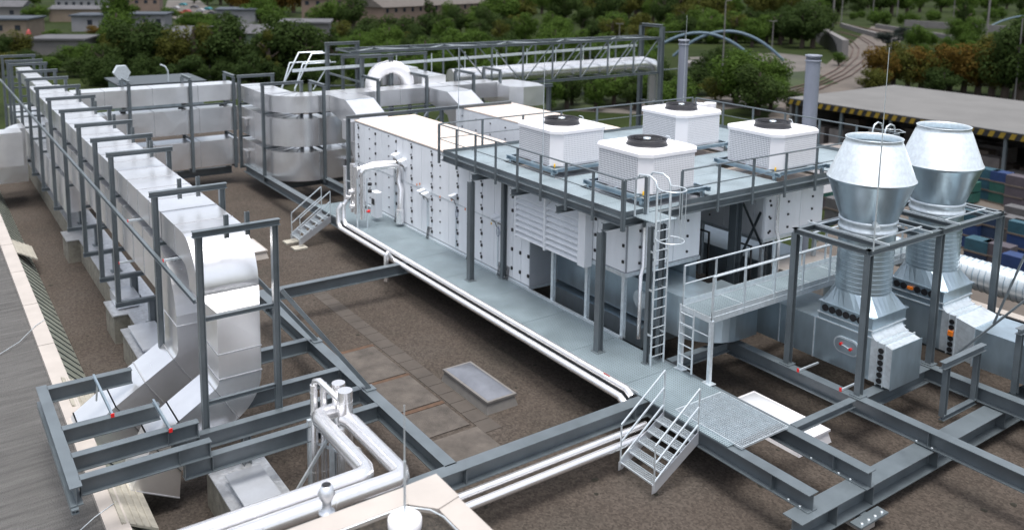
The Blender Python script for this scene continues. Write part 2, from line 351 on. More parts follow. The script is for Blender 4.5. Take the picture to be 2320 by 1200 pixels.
# ---------------------------------------------------------------- STAIRS
def stairs(X0, X1, label, nst=5, zb=-1.2, y0=15.13, pads=False):
    t = thing('access_stairs', label, 'stairs', ((X0+X1)/2, y0-1.5, zb), 'short galvanised stairs')
    run, rise = .285, .195; L = nst*run
    yb, zbt = y0-L-.02, -rise*nst
    for X in (X0, X1):
        q = MB(); q.prism([(X-.006,y0,-.02),(X-.006,y0,-.34),(X-.006,yb+.06,zbt-.16),(X-.006,yb-.06,zbt-.16),(X-.006,yb-.06,zbt+.06)], (.012,0,0)); q.build('stringer', M['foil'] if 0 else M['zinc_plate'], t)
        MB().tube([(X,y0-.02,-.02),(X,y0-.02,1.08)], .021, 8).build('rail_post', M['galv_bright'], t); MB().tube([(X,yb,zbt-.1),(X,yb,zbt+1.0)], .021, 8).build('rail_post', M['galv_bright'], t)
        for k in (1.08, .62, .16): MB().bar((X,y0-.02,k),(X,yb,zbt+k-.05), .035, .035).build('handrail', M['galv_bright'], t)
    for i in range(nst):
        yy, zz = y0-run*(i+1)+.02, -rise*(i+1)+.02
        tr = MB(); tr.bar((X0,yy-.02,zz),(X1,yy-.02,zz),.03,.04); tr.bar((X0,yy+.25,zz),(X1,yy+.25,zz),.014,.035)
        k = X0+.03
        while k < X1: tr.bar((k,yy,zz),(k,yy+.25,zz),.008,.03); k += .06
        for j in range(1,4): tr.bar((X0,yy+.06*j,zz),(X1,yy+.06*j,zz),.006,.02)
        tr.build('tread', M['galv_bright'], t)
    if pads:
        for X in (X0, X1): MB().box(X-.25,X+.25,yb-.35,yb+.25,-1.29,-1.22).build('foot_board', M['timber'], t)
    return t
stairs(-14.62, -13.45, 'galvanised five-tread stairs with handrails in the foreground, beside the mesh deck')
stairs(-36.45, -35.45, 'small galvanised stairs at the far left end of the walkway, on two pale boards', pads=True)
# ---------------------------------------------------------------- LEFT DUCT BUNDLE and PORTALS
GX = [-20.1,-24.3,-30.2,-33.0,-36.3,-40.2,-44.1,-48.2,-52.0,-55.8,-59.9,-62.0,-65.4]
def portal(X, stubs, lab, mids):
    t = thing('portal_frame', lab, 'portal frame', (X,6.2,-.3), 'grey portal frames over the long left duct')
    for Y in (5.3,7.1): MB().ibeam((X,Y,-.22),(X,Y,4.74),.15,.15,up=(0,1,0),tf=.014,tw=.01).build('post', M['steel'], t)
    MB().ibeam((X,5.16,4.81),(X,7.24,4.81),.15,.16,tf=.014,tw=.01).build('top_beam', M['steel'], t)
    MB().ibeam((X,5.2,-.3),(X,7.2,-.3),.16,.16,tf=.014,tw=.01).build('foot_beam', M['steel'], t)
    for z in mids: MB().ibeam((X,5.38,z),(X,7.02,z),.1,.1,tf=.012,tw=.01).build('cross_bar', M['steel'], t)
    for Y in stubs: MB().ibeam((X-.17,Y,4.55),(X-.17,Y,5.12),.1,.1,up=(0,1,0),tf=.01,tw=.01).build('stub_post', M['steel'], t)
    return t
for i, X in enumerate(GX):
    lab = ('nearest and tallest-looking steel portal frame, around the shiny duct elbow' if i == 0 else
           '%s steel portal frame over the long left duct, counted from the near end' % ordn(i) if i < 12 else 'last far portal frame at the left picture edge')
    stubs = (6.0,6.5) if i < 2 else ((6.6,) if i < 9 else ())
    t = portal(X, stubs, lab, (2.72,.62) if i == 0 else ((3.42,) if i == 1 else (3.42,1.62)))
    if i >= 2:       # short column on the plinth
        cst = thing('stub_column', 'short grey column on the concrete plinth under the %s portal' % ordn(i), 'column', (X,6.35,-1.15), 'short columns on the plinth')
        MB().ibeam((X,6.35,-1.15),(X,6.35,-.39),.24,.24,up=(0,1,0)).build('shaft', M['steel'], cst)
        MB().box(X-.2,X+.2,6.15,6.55,-1.168,-1.145).build('base_plate', M['steel'], cst)
tag(MB().ibeam((-66,5.14,3.25),(-19.95,5.14,3.25),.09,.09,tf=.01,tw=.01).build('side_rail', M['steel']), 'long thin steel rail along the outer side of the left portal frames', 'rail')
def rduct(name, label, X0, X1, Y0, Y1, Z0, Z1, along='x', m='alu', step=1.45, cat='duct', group=None, parent=None):
    q = MB()
    a0, a1 = (X0, X1) if along == 'x' else (Y0, Y1)
    q.box(X0,X1,Y0,Y1,Z0,Z1); e = .012; q.m = 1
    k = a0+step*.6
    while k < a1-.1:
        if along == 'x':
            q.box(k-.016,k+.016,Y0-e,Y1+e,Z1,Z1+e); q.box(k-.012,k+.012,Y0-e,Y0,Z0-e,Z1+.002)
        else:
            q.box(X0-e,X1+e,k-.016,k+.016,Z1,Z1+e); q.box(X1,X1+e,k-.012,k+.012,Z0-e,Z1+.002)
        k += step
    o = q.build(name, M[m], parent)
    if not parent: tag(o, label, cat, group)
    return o
Y0, Y1 = 5.47, 6.98
# curved/sloped pieces: profile in x-z plane extruded over y
def xz(q, pts, y0, y1): q.prism([(x, y0, z) for x, z in pts], (0, y1-y0, 0))
def yz(q, pts, x0, x1): q.prism([(x0, y, z) for y, z in pts], (x1-x0, 0, 0))
d1 = thing('long_duct', 'long silver rectangular duct, topmost of the left run, bending down beside the nearest portal', 'duct', (-30,6.2,3.5))
q = MB(); q.box(-53.5,-22.3,Y0,Y1,3.5,4.26); q.m = 1
k = -23.0
while k > -53: q.box(k-.016,k+.016,Y0-.012,Y1+.012,4.26,4.274); q.box(k-.012,k+.012,Y0-.012,Y0,3.49,4.262); k -= 1.42
q.build('straight_run', M['alu'], d1)
# big elbow down: outer radius 1.25 inner .45
q = MB(); cx, cz = -22.3, 2.95; ro, ri = 1.31, .55
oa = [(cx+ro*math.sin(R(a)), cz+ro*math.cos(R(a))) for a in range(0, 91, 9)]
ia = [(cx+ri*math.sin(R(a)), cz+ri*math.cos(R(a))) for a in range(90, -1, -9)]
pts = oa+ia; n = len(pts); v = [Vector((x, Y0, z)) for x, z in pts]+[Vector((x, Y1, z)) for x, z in pts]
q.add(v, [tuple(range(n))[::-1], tuple(range(n, 2*n))]); q.add(v, [(i,(i+1)%n,n+(i+1)%n,n+i) for i in range(n)], False)
e_ = q.build('elbow', M['alu'], d1)
for p in list(e_.data.polygons)[2:2+10]: p.use_smooth = True
# transition (sloping white patch) and vertical leg
q = MB(); X1e, X0e = -20.99, -21.75
q.add([(X0e-.1,Y0,2.95),(X1e,Y0,2.95),(X1e,Y1,2.95),(X0e-.1,Y1,2.95),(X0e,5.8,2.6),(-20.62,5.8,2.6),(-20.62,6.86,2.6),(X0e,6.86,2.6)],
      [(0,1,2,3),(4,7,6,5),(0,4,5,1),(1,5,6,2),(2,6,7,3),(3,7,4,0)])
q.build('transition', M['alu'], d1)
q = MB(); q.box(-21.75,-20.62,5.8,6.86,.85,2.6); q.m = 1; q.box(-21.77,-20.6,5.78,6.88,1.5,1.525); q.box(-21.77,-20.6,5.78,6.88,.85,.88); q.build('vertical_leg', M['alu'], d1)
def legs(parent, x0, x1, yc, zc, ri_, ro_, ang, secs):
    n_ = 8
    oo = [(yc+ro_*math.cos(R(ang*k/n_)), zc-ro_*math.sin(R(ang*k/n_))) for k in range(n_+1)]
    ii = [(yc+ri_*math.cos(R(ang*k/n_)), zc-ri_*math.sin(R(ang*k/n_))) for k in range(n_+1)]
    q = MB(); yz(q, oo+ii[::-1], x0, x1); q.build('foot_bend', M['alu'], parent)
    a, b_ = Vector((0,*ii[-1])), Vector((0,*oo[-1])); cur = ang
    for (L_, dA, nm, e) in secs:
        cur += dA; d = Vector((0, -math.sin(R(cur)), -math.cos(R(cur)))); dn = Vector((0, math.cos(R(cur)), -math.sin(R(cur)))); th = (b_-a).length*e
        a2_ = a+d*L_; b2_ = a2_+dn*th
        q = MB(); yz(q, [(p.y,p.z) for p in (b_, b2_, a2_, a)], x0, x1); q.build(nm, M['alu'], parent)
        nk = max(1, round(L_/.8))
        for k in range(nk+1):
            u = k/nk; pa, pb = a.lerp(a2_,u), b_.lerp(b2_,u)
            q = MB(); q.bar(Vector((x0-.02,0,0))+pa, Vector((x1+.02,0,0))+pa, .028, .028)
            q.bar(Vector((x1+.008,0,0))+pa, Vector((x1+.008,0,0))+pb, .02, .03, up=(1,0,0)); q.build('flange', M['seamline'], parent)
        a, b_ = a2_, b2_
legs(d1, -21.75, -20.62, 5.55, .85, .25, 1.31, 58, [(1.05,0,'slanting_leg',1.0),(.75,-4,'lower_leg',1.0),(1.1,-26,'end_leg',1.15)])
# second tier
d2 = thing('middle_duct', 'second silver duct of the left run, below the topmost, bending down behind the nearest elbow', 'duct', (-30,6.2,1.75))
q = MB(); q.box(-47.5,-25.0,Y0,Y1,1.75,3.2); q.m = 1
k = -25.4
while k > -47: q.box(k-.012,k+.012,Y0-.012,Y0,1.74,3.2); q.box(k-.016,k+.016,Y0,Y1,3.2,3.214); k -= 1.42
q.build('straight_run', M['alu'], d2)
q = MB(); cx, cz = -25.0, 1.4; ro, ri = 1.8, .35
pts = [(cx+ro*math.sin(R(a)), cz+ro*math.cos(R(a))) for a in range(0, 91, 9)]+[(cx+ri*math.sin(R(a)), cz+ri*math.cos(R(a))) for a in range(90, -1, -9)]
xz(q, pts, Y0, Y1); q.build('elbow', M['alu'], d2)
q = MB(); q.box(-24.6,-23.2,Y0,Y1,.75,1.4); q.box(-24.62,-23.18,Y0-.012,Y1,1.38,1.41); q.build('vertical_leg', M['alu'], d2)
legs(d2, -24.6, -23.2, 5.2, .75, .27, 1.78, 58, [(1.75,0,'slanting_leg',1.0),(1.0,-3,'lower_leg',1.0),(.9,-20,'end_leg',1.1)])
# third tier, far
d3 = thing('bottom_duct', 'lowest silver duct at the far end of the left run with a rounded near end', 'duct', (-52,6.2,-.1))
q = MB(); q.box(-66,-43.2,Y0,Y1,-.1,1.45); q.m = 1
k = -44.4
while k > -65: q.box(k-.012,k+.012,Y0-.012,Y0,-.11,1.45); q.box(k-.016,k+.016,Y0,Y1,1.45,1.464); k -= 1.42
q.build('straight_run', M['alu'], d3)
q = MB(); pts = [(-43.2+1.0*math.sin(R(a)), Y0+1.51*math.cos(R(a))*1.0) for a in range(0, 91, 10)]
q.prism([(x, y, -.1) for x, y in pts]+[(-43.2,Y0,-.1)], (0,0,1.55)); q.build('rounded_end', M['alu'], d3)
far = thing('far_elbow_duct', 'silver duct with a half-round bend at the left picture edge, behind the portals', 'duct', (-55.5,4.2,1))
q = MB(); yz(q, [(5.2,-1.0),(3.6,-1.0)]+[(5.2-1.6*math.cos(R(a)), .4+1.6*math.sin(R(a))) for a in range(0, 91, 9)], -55.2, -53.6); q.build('bend', M['alu'], far)
q = MB(); q.box(-53.6,-52.2,3.3,4.9,.2,2.0); q.build('side_branch', M['alu'], far)
rduct('tail_duct', 'narrow silver duct continuing the topmost run into the distance', -64,-53.6,5.9,6.7,3.55,4.2, group=None)
# unistrut brackets with red caps
for i,(X,z,lab) in enumerate(((-27.0,3.42,'small galvanised bracket with a red cap beside the third portal'),(-22.8,3.42,'small galvanised bracket with a red cap beside the nearest elbow'),(-28.7,1.62,'small galvanised bracket with a red cap under the middle duct'))):
    b = thing('strut_bracket', lab, 'bracket', (X,5.3,z), 'galvanised strut brackets')
    MB().bar((X,5.12,z),(X,7.0,z),.05,.06).build('channel', M['galv_bright'], b); MB().box(X-.028,X+.028,5.1,5.12,z-.035,z+.035).build('end_cap', M['red'], b)
for i,(a,b_,lab) in enumerate((((-23.5,3.43,.44),(-21.1,3.43,.44),'galvanised strut with a triangular bracket and red cap on the second cantilever beam'),((-21.3,4.39,.44),(-19.65,4.39,.44),'galvanised strut with a red cap lying over the nearest slanting duct'))):
    s_ = thing('cable_strut', lab, 'strut', a, 'struts over the slanting ducts')
    MB().ibeam(a,b_,.08,.05,chan=True,tf=.01,tw=.01).build('channel', M['galv'], s_); MB().box(b_[0],b_[0]+.03,b_[1]-.04,b_[1]+.04,b_[2]-.05,b_[2]+.04).build('end_cap', M['red'], s_)
    if i == 0: MB().bar((a[0]+.5,a[1],a[2]),(a[0]+.2,a[1],a[2]-.6),.04).build('leg', M['galv_bright'], s_)
# ---------------------------------------------------------------- PLINTHS
pl = thing('plinth_wall', 'long low concrete plinth capped in foil under the left portal frames', 'plinth', (-45,6.4,-2.2))
MB().box(-66,-30.0,5.85,6.95,-2.2,-1.2).build('concrete_body', M['concrete'], pl); MB().box(-66,-29.96,5.8,7.0,-1.2,-1.165).build('foil_cap', M['foil'], pl)
def plinth(x0,x1,y0,y1,lab,plate=None):
    t = thing('concrete_block', lab, 'plinth', ((x0+x1)/2,(y0+y1)/2,-2.2), 'concrete blocks with metal caps')
    MB().box(x0,x1,y0,y1,-2.2,-1.19).build('concrete_body', M['concrete'], t)
    MB().box(x0-.06,x1+.06,y0-.06,y1+.06,-1.185,-1.145).build('foil_cap', M['foil'], t)
    if plate: MB().box(*plate).build('cover_plate', M['zinc_plate'], t)
plinth(-43.0,-41.5,5.35,6.5,'concrete block with crumpled foil cap, furthest of the blocks standing out from the plinth')
plinth(-33.0,-31.5,5.35,6.6,'middle foil-capped concrete block with a raised metal box on it',(-33.2,-31.9,5.55,6.3,-1.1,-.75))
plinth(-30.1,-27.0,5.35,6.9,'foil-capped concrete block with a thin loose metal plate, left of the slanting ducts',(-29.7,-27.5,5.45,6.3,-.95,-.9))
plinth(-20.4,-16.2,5.35,6.6,'concrete block with a broad bright plate in the lower foreground, behind the insulated pipes',(-19.4,-16.3,5.5,6.35,-.97,-.93))
MB().ibeam((-19.95,6.2,-1.14),(-19.95,6.2,-.42),.2,.2,up=(0,1,0)).build('stub_column', M['steel'])
tag(C.objects[-1] if 0 else bpy.data.objects[[o.name for o in bpy.data.objects if o.name.startswith('stub_column') and o.type=='MESH'][0]], 'lone short grey column under the nearest cross beams, on the foreground block', 'column')
# ---------------------------------------------------------------- FAR DUCT BANK along y at x=-48.4
for z0,z1,ya,lab in ((3.5,4.4,6.95,'topmost silver duct of the far bank crossing to the left run'),(1.78,3.12,6.98,'middle silver duct of the far bank crossing to the left run'),(-.15,1.3,6.98,'lowest silver duct of the far bank on the left')):
    rduct('bank_duct', lab, -49.8,-48.4,ya,15.2,z0,z1,'y',group='stacked ducts of the far bank', step=2.35)
def bank_frame(p0, p1, lab, mids=True, zt=4.9, zb=-.35):
    t = thing('duct_rack', lab, 'rack frame', (p0[0],p0[1],zb), 'rack frames around the rear ducts')
    a, b_ = Vector(p0), Vector(p1); d = (b_-a).normalized()
    for p in (a, b_): MB().ibeam((p.x,p.y,zb),(p.x,p.y,zt-.15),.15,.15,up=(d.x,d.y,0),tf=.014,tw=.01).build('post', M['steel'], t)
    MB().ibeam((a.x,a.y,zt-.07)-0*d if 0 else (a.x-d.x*.12,a.y-d.y*.12,zt-.07),(b_.x+d.x*.12,b_.y+d.y*.12,zt-.07),.15,.15,tf=.014,tw=.01).build('top_beam', M['steel'], t)
    if mids:
        for z in (3.3,1.45,-.28): MB().ibeam((a.x,a.y,z),(b_.x,b_.y,z),.1,.1,tf=.012,tw=.01).build('cross_bar', M['steel'], t)
    return t
for i,y in enumerate((9.53,12.64,14.98)):
    bank_frame((-48.3,y),(-49.95,y),'%s rack frame around the far duct bank, from the left' % ordn(i))
tag(MB().ibeam((-48.25,9.0,3.36),(-48.25,15.0,3.36),.09,.09,tf=.01,tw=.01).build('bank_rail', M['steel']), 'thin dark rail between the top and middle duct of the far bank', 'rail')
for i,(yy,) in enumerate(((9.2,),(12.1,),(14.3,))):
    tag(MB().box(-48.42,-48.3,yy-.12,yy+.12,3.2,3.32).build('rail_clamp', M['black']), '%s small black clamp on the rail of the far duct bank' % ordn(i), 'clamp', 'black rail clamps')
# ---------------------------------------------------------------- CORNER DUCTS (rounded) x from -48 to -42.6 then along +y
def corner(z0,z1,lab,y_end,parts=True):
    t = thing('corner_duct', lab, 'duct', (-44,17,z0), 'stacked ducts with rounded corner')
    q = MB(); xo, yo = -42.6, 15.42; Rr = 2.05; w_ = 1.5
    out = [(-48.8,yo)]+[(xo-Rr+Rr*math.sin(R(a)), yo+Rr-Rr*math.cos(R(a))) for a in range(0,91,6)]+[(xo,y_end)]
    inn = [(xo-w_,y_end)]+[(xo-w_-.5+.5*math.sin(R(a)), yo+w_+.5-.5*math.cos(R(a))) for a in range(90,-1,-15)]+[(-48.8,yo+w_)]
    pts = out+inn; n = len(pts)
    v = [Vector((x,y,z0)) for x,y in pts]+[Vector((x,y,z1)) for x,y in pts]
    q.add(v,[tuple(range(n))[::-1],tuple(range(n,2*n))])
    q.add(v,[(i,(i+1)%n,n+(i+1)%n,n+i) for i in range(n)],False)
    for i in range(1,17): pass
    o = q.build('duct_shell', M['alu'], t)
    for p in list(o.data.polygons)[3:19]: p.use_smooth = True
    for x in (-48,-46.3,-44.7): q = MB(); q.box(x-.012,x+.012,yo-.014,yo,z0-.01,z1+.004); q.box(x-.014,x+.014,yo-.001,yo+w_,z1,z1+.014); q.build('seam', M['seamline'], t)
    k = 17.6
    while k < y_end: q = MB(); q.box(xo,xo+.014,k-.012,k+.012,z0-.01,z1+.004); q.box(xo-w_,xo+.001,k-.014,k+.014,z1,z1+.014); q.build('seam', M['seamline'], t); k += 1.6
    for a in (15,38,60): 
        p0 = (xo-Rr+Rr*math.sin(R(a))*.98, yo+Rr-Rr*math.cos(R(a))*.98, z1+.012); p1 = (xo-Rr+.35*math.sin(R(a)), yo+Rr-.35*math.cos(R(a)), z1+.012)
        MB().bar(p0,p1,.03,.02).build('seam', M['seamline'], t)
    return t
corner(3.4,4.28,'topmost silver duct with rounded corner, running behind the white units to the chutes',29.0)
c2 = corner(1.62,3.08,'middle silver duct with rounded corner behind the walkway stairs',20.6)
c3 = corner(-.22,1.3,'lowest silver duct with rounded corner behind the walkway stairs',20.6)
for par,z in ((c2,2.55),(c3,.75)):
    for (x,y) in ((-47.4,15.3),): 
        q = MB(); q.box(x-.35,x+.35,y-.12,y+.1,z,z+.04); q.box(x-.1,x+.1,y-.02,y+.1,z-.4,z-.1); q.build('inspection_flap', M['alu'], par)
q = MB(); q.box(-42.6,-42.35,18.9,19.6,.75,.8); q.box(-42.58,-42.4,19.1,19.6,.3,.7); q.build('inspection_flap', M['alu'], c3)
bank_frame((-48.0,15.2),(-48.0,17.1),'rack frame where the far bank meets the corner ducts')
bank_frame((-44.2,15.2),(-44.2,17.3),'rack frame at the start of the rounded duct corner')
bank_frame((-42.35,17.8),(-44.2,17.8),'rack frame at the end of the rounded duct corner, beside the small stairs')
for y,x0,x1,lab in ((20.9,-42.3,-44.3,'rack frame behind the first white chute'),(23.9,-42.3,-44.3,'rack frame between the two white chutes'),(27.0,-42.3,-44.3,'rack frame behind the second white chute'),(29.2,-42.8,-44.6,'rack frame at the right end of the rear duct')):
    bank_frame((x0,y),(x1,y),lab,mids=False,zt=5.0,zb=-1.3)
for (a,b_),lab in ((((-46.2,20.6),(-46.2,22.9)),'rear rack frame straddling the white pipe loop'),(((-46.2,23.6),(-46.2,26)),'rear rack frame right of the white pipe loop')):
    bank_frame(a,b_,lab,mids=False,zt=5.9,zb=-1.3)
tag(MB().ibeam((-42.3,20.6,3.3),(-42.3,26.5,3.3),.1,.1,tf=.01,tw=.01).build('duct_rail', M['steel']), 'thin dark bar under the rear duct between the chutes', 'rail')
# continuing upper duct bits: right end box and branch duct
q = MB(); q.prism([(-44.1,28.9,3.0),(-41.4,28.9,3.0),(-40.8,29.5,3.0),(-40.8,31.0,3.0),(-42.0,31.4,3.0),(-44.1,31.0,3.0)],(0,0,1.15))
tag(q.build('end_box_duct', M['alu']), 'angular silver duct box at the right end of the rear duct, before the truss bridge', 'duct')
rduct('branch_duct','silver duct branching backward beneath the truss bridge',-48.5,-44.1,24.6,26.2,3.6,4.7,'x',step=1.1)
rduct('rear_box_duct','low silver duct box right of the white pipe loop',-47.8,-46.4,23.2,25.6,4.0,4.95,'y',step=.9)
# two white chutes down to the air handlers
def chute(yc, lab):
    t = thing('duct_chute', lab, 'duct', (-39,yc,3.9), 'white chutes from rear duct to units')
    q = MB(); yz_ = [(-42.6,4.22),(-40.7,4.22),(-38.6,3.86),(-37.9,3.86),(-37.9,3.6),(-42.6,3.3)]
    xz(q, [(-42.58,4.26),(-40.6,4.26),(-38.2,3.2),(-37.25,3.2),(-37.25,1.2),(-39.6,1.2),(-40.6,3.0),(-42.58,3.42)], yc-.78, yc+.78)
    q.build('chute_body', M['alu'], t)
    MB().bar((-40.6,yc-.8,4.27),(-40.6,yc+.8,4.27),.03).build('flange', M['galv_bright'], t); MB().box(-37.27,-37.2,yc-.82,yc+.82,3.15,3.24).build('flange', M['galv_bright'], t)
    return t
ch1 = chute(19.0,'white topped sloping duct chute above the left end of the front air handling unit')
chute(25.0,'white topped sloping duct chute behind the rear air handling unit')
q = MB(); q.box(-40.6,-39.6,18.02,18.2,2.3,3.3); q.build('side_flap', M['alu'], ch1)
# ---------------------------------------------------------------- AIR HANDLING UNITS
HINGE = None
def door_panel(parent, x0, x1, z0, z1, y, hinges=True, latch=True):
    q = MB(); q.box(x0+.012,x1-.012,y-.022,y,z0+.012,z1-.012); o = q.build('door_panel', M['white'], parent)
    return o
hcount = 0
hq = None
def studs(parent, pts, face='y', size=(.05,.05), name='latch'):
    global hq
    for (a, z) in pts[0]:
        pass
def block(parent, x, y, z, w, h, face, name, m, proto={}):
    key = (w, h, face, m)
    if key not in proto:
        q = MB()
        if face == 'y': q.v = []; q.box(-w/2,w/2,-.045,0,-h/2,h/2)
        else: q.box(0,.045,-w/2,w/2,-h/2,h/2)
        me = bpy.data.meshes.new(name); me.from_pydata([tuple(v) for v in q.v], [], q.f); me.update(); me.materials.append(M[m]); proto[key] = me
    o = bpy.data.objects.new(name, proto[key]); C.objects.link(o); o.parent = parent
    o.location = Vector((x,y,z))-parent_world(parent)
    return o
a1 = thing('air_handling_unit', 'long white air handling unit with door panels and black hinges along the walkway', 'air handling unit', (-28,18.7,0))
YW = 17.17; ZT = 3.83; XL, XR = -37.2, -18.4
MB().box(XL,-23.2,YW,20.3,.1,ZT-.03).build('casing', M['seam'], a1)
MB().box(-23.2,XR,YW,20.3,2.05,4.0).build('upper_casing', M['seam'], a1)
q = MB(); q.box(XL-.02,-23.2,YW-.03,20.33,ZT-.03,ZT+.02); q.build('roof_sheet', M['cream'], a1)
q = MB(); q.box(XL,-23.25,YW-.02,20.3,-.02,.1); q.box(-23.2,XR+.03,YW-.035,20.33,1.93,2.05); q.build('base_frame', M['galv_bright'], a1)
edges = [-37.2,-36.75,-36.2,-35.0,-34.4,-33.0,-32.4,-31.6,-30.8,-29.9,-28.6,-27.9,-27.1,-26.2,-25.4,-24.75]
k = 0
for i in range(len(edges)-1):
    xa, xb = edges[i], edges[i+1]
    up = door_panel(a1,xa,xb,1.95,ZT-.08,YW); lo = door_panel(a1,xa,xb,.14,1.93,YW)
    wide = xb-xa > 1.1
    for par,zs in ((up,(2.2,2.65,3.1,3.55)),(lo,(.35,.8,1.25,1.7))):
        for z in zs:
            if i % 2 == 1: block(par, xa, YW-.02, z, .08, .11, 'y', 'hinge', 'black')
            if k < 100 and (wide or i % 2 == 0): block(par, (xa+xb)/2 if wide else xb-.06, YW-.02, z+.12, .04, .055, 'y', 'stud', 'black'); k += 1
for xa, xb in ((-24.75,-24.2),(-24.2,-23.7),(-23.7,-23.22)):
    up = door_panel(a1,xa,xb,.14 if xa < -23.8 else .14,ZT-.3,YW)
    for z in (.5,1.2,1.9,2.6,3.1): block(up, xb-.03, YW-.02, z, .08, .11, 'y', 'hinge', 'black')
for xa, xb in ((-20.2,-19.7),(-19.7,-18.42)):
    up = door_panel(a1,xa,xb,2.08,3.95,YW)
    for z in (2.4,2.9,3.4): block(up, xb-.08, YW-.02, z, .07, .09, 'y', 'hinge', 'black')
# front seam strip across doors
q = MB(); q.box(XL,-24.8,YW-.035,YW-.02,1.925,1.955); q.build('seam_strip', M['galv_bright'], a1)
# louvre
lv = thing('louvre', 'large white louvred air intake hood in two halves under the upper platform', 'louvre', (-21.9,16.9,2.6))
for xa, xb in ((-23.62,-21.98),(-21.9,-20.25)):
    q = MB(); z = 1.98
    while z < 3.5: q.prism([(xa,16.8,z-.06),(xa,17.1,z+.15),(xa,17.1,z+.17),(xa,16.8,z-.04)],(xb-xa,0,0)); z += .195
    q.build('louvre_blades', M['white'], lv)
q = MB(); q.box(-23.68,-23.62,16.82,17.12,1.85,3.6); q.box(-21.98,-21.9,16.78,17.12,1.85,3.6); q.box(-20.25,-19.9,16.82,17.12,1.85,3.6); q.box(-23.6,-20.2,17.1,17.13,1.85,3.6); q.box(-23.68,-19.9,16.79,17.1,3.6,3.66); q.build('louvre_frame', M['white'], lv)
# right end face panels of unit 1
q = MB()
ep = [door_panel]
def end_panel(parent, x, y0, y1, z0, z1):
    return MB().box(x,x+.022,y0+.012,y1-.012,z0+.012,z1-.012).build('end_panel', M['white'], parent)
for ya, yb in ((17.2,17.75),(17.75,18.3),(18.3,19.1),(19.1,20.28)):
    e = end_panel(a1, XR, ya, yb, 2.08, 3.97)
    for z in (2.3,2.8,3.3,3.75): block(e, XR+.022, (ya+yb)/2 if yb-ya>.7 else yb-.08, z, .06, .07, 'x', 'stud', 'black')
# legs below the upper module
for x, lab in ((-21.95,'galvanised leg under the louvre'),(-20.2,'galvanised leg right of the open bay'),(-18.5,'galvanised corner leg of the white unit')):
    tag(MB().ibeam((x,17.22,-.02),(x,17.22,1.93),.12,.12,up=(0,1,0),tf=.012,tw=.01).build('unit_leg', M['galv_bright']), lab, 'leg', 'legs under the white unit')
# galvanised duct below the unit
gd = thing('undercroft_duct', 'blue-grey galvanised duct under the white unit, turning with a rounded corner towards the cowls', 'duct', (-19,19,.2))
q = MB(); q.box(-23.3,-17.6,18.35,19.9,.18,1.45); q.build('straight_run', M['galv'], gd)
q = MB(); pts = [(-17.6+1.45*math.sin(R(a)), 19.8-1.45*math.cos(R(a))) for a in range(0,91,9)]
q.prism([(x,y,.18) for x,y in pts]+[(-16.15,20.5,.18),(-17.6,20.5,.18)],(0,0,1.27)); q.build('rounded_corner', M['galv'], gd)
MB().lathe([(.3,0),(.3,.05),(.22,.06),(.001,.06)],(0,0,0),24)
q = MB(); q.tube([(-18.9,18.33,.85),(-18.9,18.27,.85)],.3,24); q.build('round_hatch', M['galv_bright'], gd)
tag(MB().box(-23.2,-18.6,18.1,20.2,-.6,.05).build('dark_base', M['galv']), 'grey drip tray under the galvanised duct in the open bay', 'tray')
# dark steel in bay and unit back
q = MB(); q.box(-23.15,-18.45,19.95,20.25,0,2.0); tag(q.build('bay_back_wall', M['galv']), 'grey metal back wall of the open bay under the white unit', 'wall')
# downpipe
dp = thing('condensate_pipe', 'shiny downpipe with a bend beside the corner leg of the white unit', 'pipe', (-18.1,17.6,0))
q = MB(); q.tube([(-18.28,17.75,4.0),(-18.28,17.75,2.2),(-18.1,17.5,2.0),(-18.1,17.5,.05)],.06,10); q.build('pipe_run', M['alu_pipe'], dp)
# second AHU
a2 = thing('air_handling_unit', 'rear white air handling unit, partly hidden behind the upper platform', 'air handling unit', (-28,24.9,0))
MB().box(-38.3,-18.4,23.4,26.6,2.05,3.8).build('casing', M['white'], a2); MB().box(-38.3,-27.5,23.42,26.58,.1,2.05).build('lower_casing', M['white'], a2)
MB().box(-38.32,-18.38,23.37,26.63,3.8,3.86).build('roof_sheet', M['cream'], a2)
q = MB(); q.box(-27.5,-18.37,23.37,26.63,1.93,2.05); q.build('base_frame', M['galv_bright'], a2)
xx = -38.3
while xx < -18.6:
    o = door_panel(a2,xx,min(xx+1.3,-18.42),2.1,3.75,23.4)
    for z in (2.35,2.9,3.45): block(o, xx+.65, 23.38, z, .05, .07, 'y', 'stud', 'black')
    xx += 1.3
for ya,yb in ((23.42,23.95),(23.95,25.3),(25.3,26.58)):
    e = end_panel(a2,-18.4,ya,yb,2.08,3.75)
    for z in (2.3,2.75,3.2,3.6): block(e,-18.378,(ya+yb)/2,z,.06,.07,'x','stud','black')
for x,y,lab in ((-18.5,23.5,'galvanised leg at the near corner of the rear unit'),(-21.2,23.5,'galvanised leg under the rear unit beside black pipes'),(-18.5,26.4,'galvanised leg at the right end of the rear unit')):
    tag(MB().ibeam((x,y,-.02),(x,y,1.93),.12,.12,up=(0,1,0),tf=.012,tw=.01).build('unit_leg', M['galv_bright']), lab, 'leg', 'legs under the white unit')
tag(MB().tube([(-18.25,23.9,3.9),(-18.25,23.9,2.3),(-18.1,23.85,2.0),(-18.1,23.85,0)],.06,10).build('condensate_pipe', M['alu_pipe']), 'shiny downpipe on the end of the rear unit', 'pipe')
for i,x in enumerate((-21.3,-19.4)):
    tag(MB().tube([(x,23.2,2.0),(x,23.2,1.3),(x+.15,23.2,1.2),(x+.15,23.2,1.75),(x+.7,23.2,1.75),(x+.7,23.2,.1)],.045,8).build('siphon_pipe', M['black']), ('left' if i==0 else 'right')+' black siphon pipe looping under the rear unit', 'pipe', 'black siphon pipes')
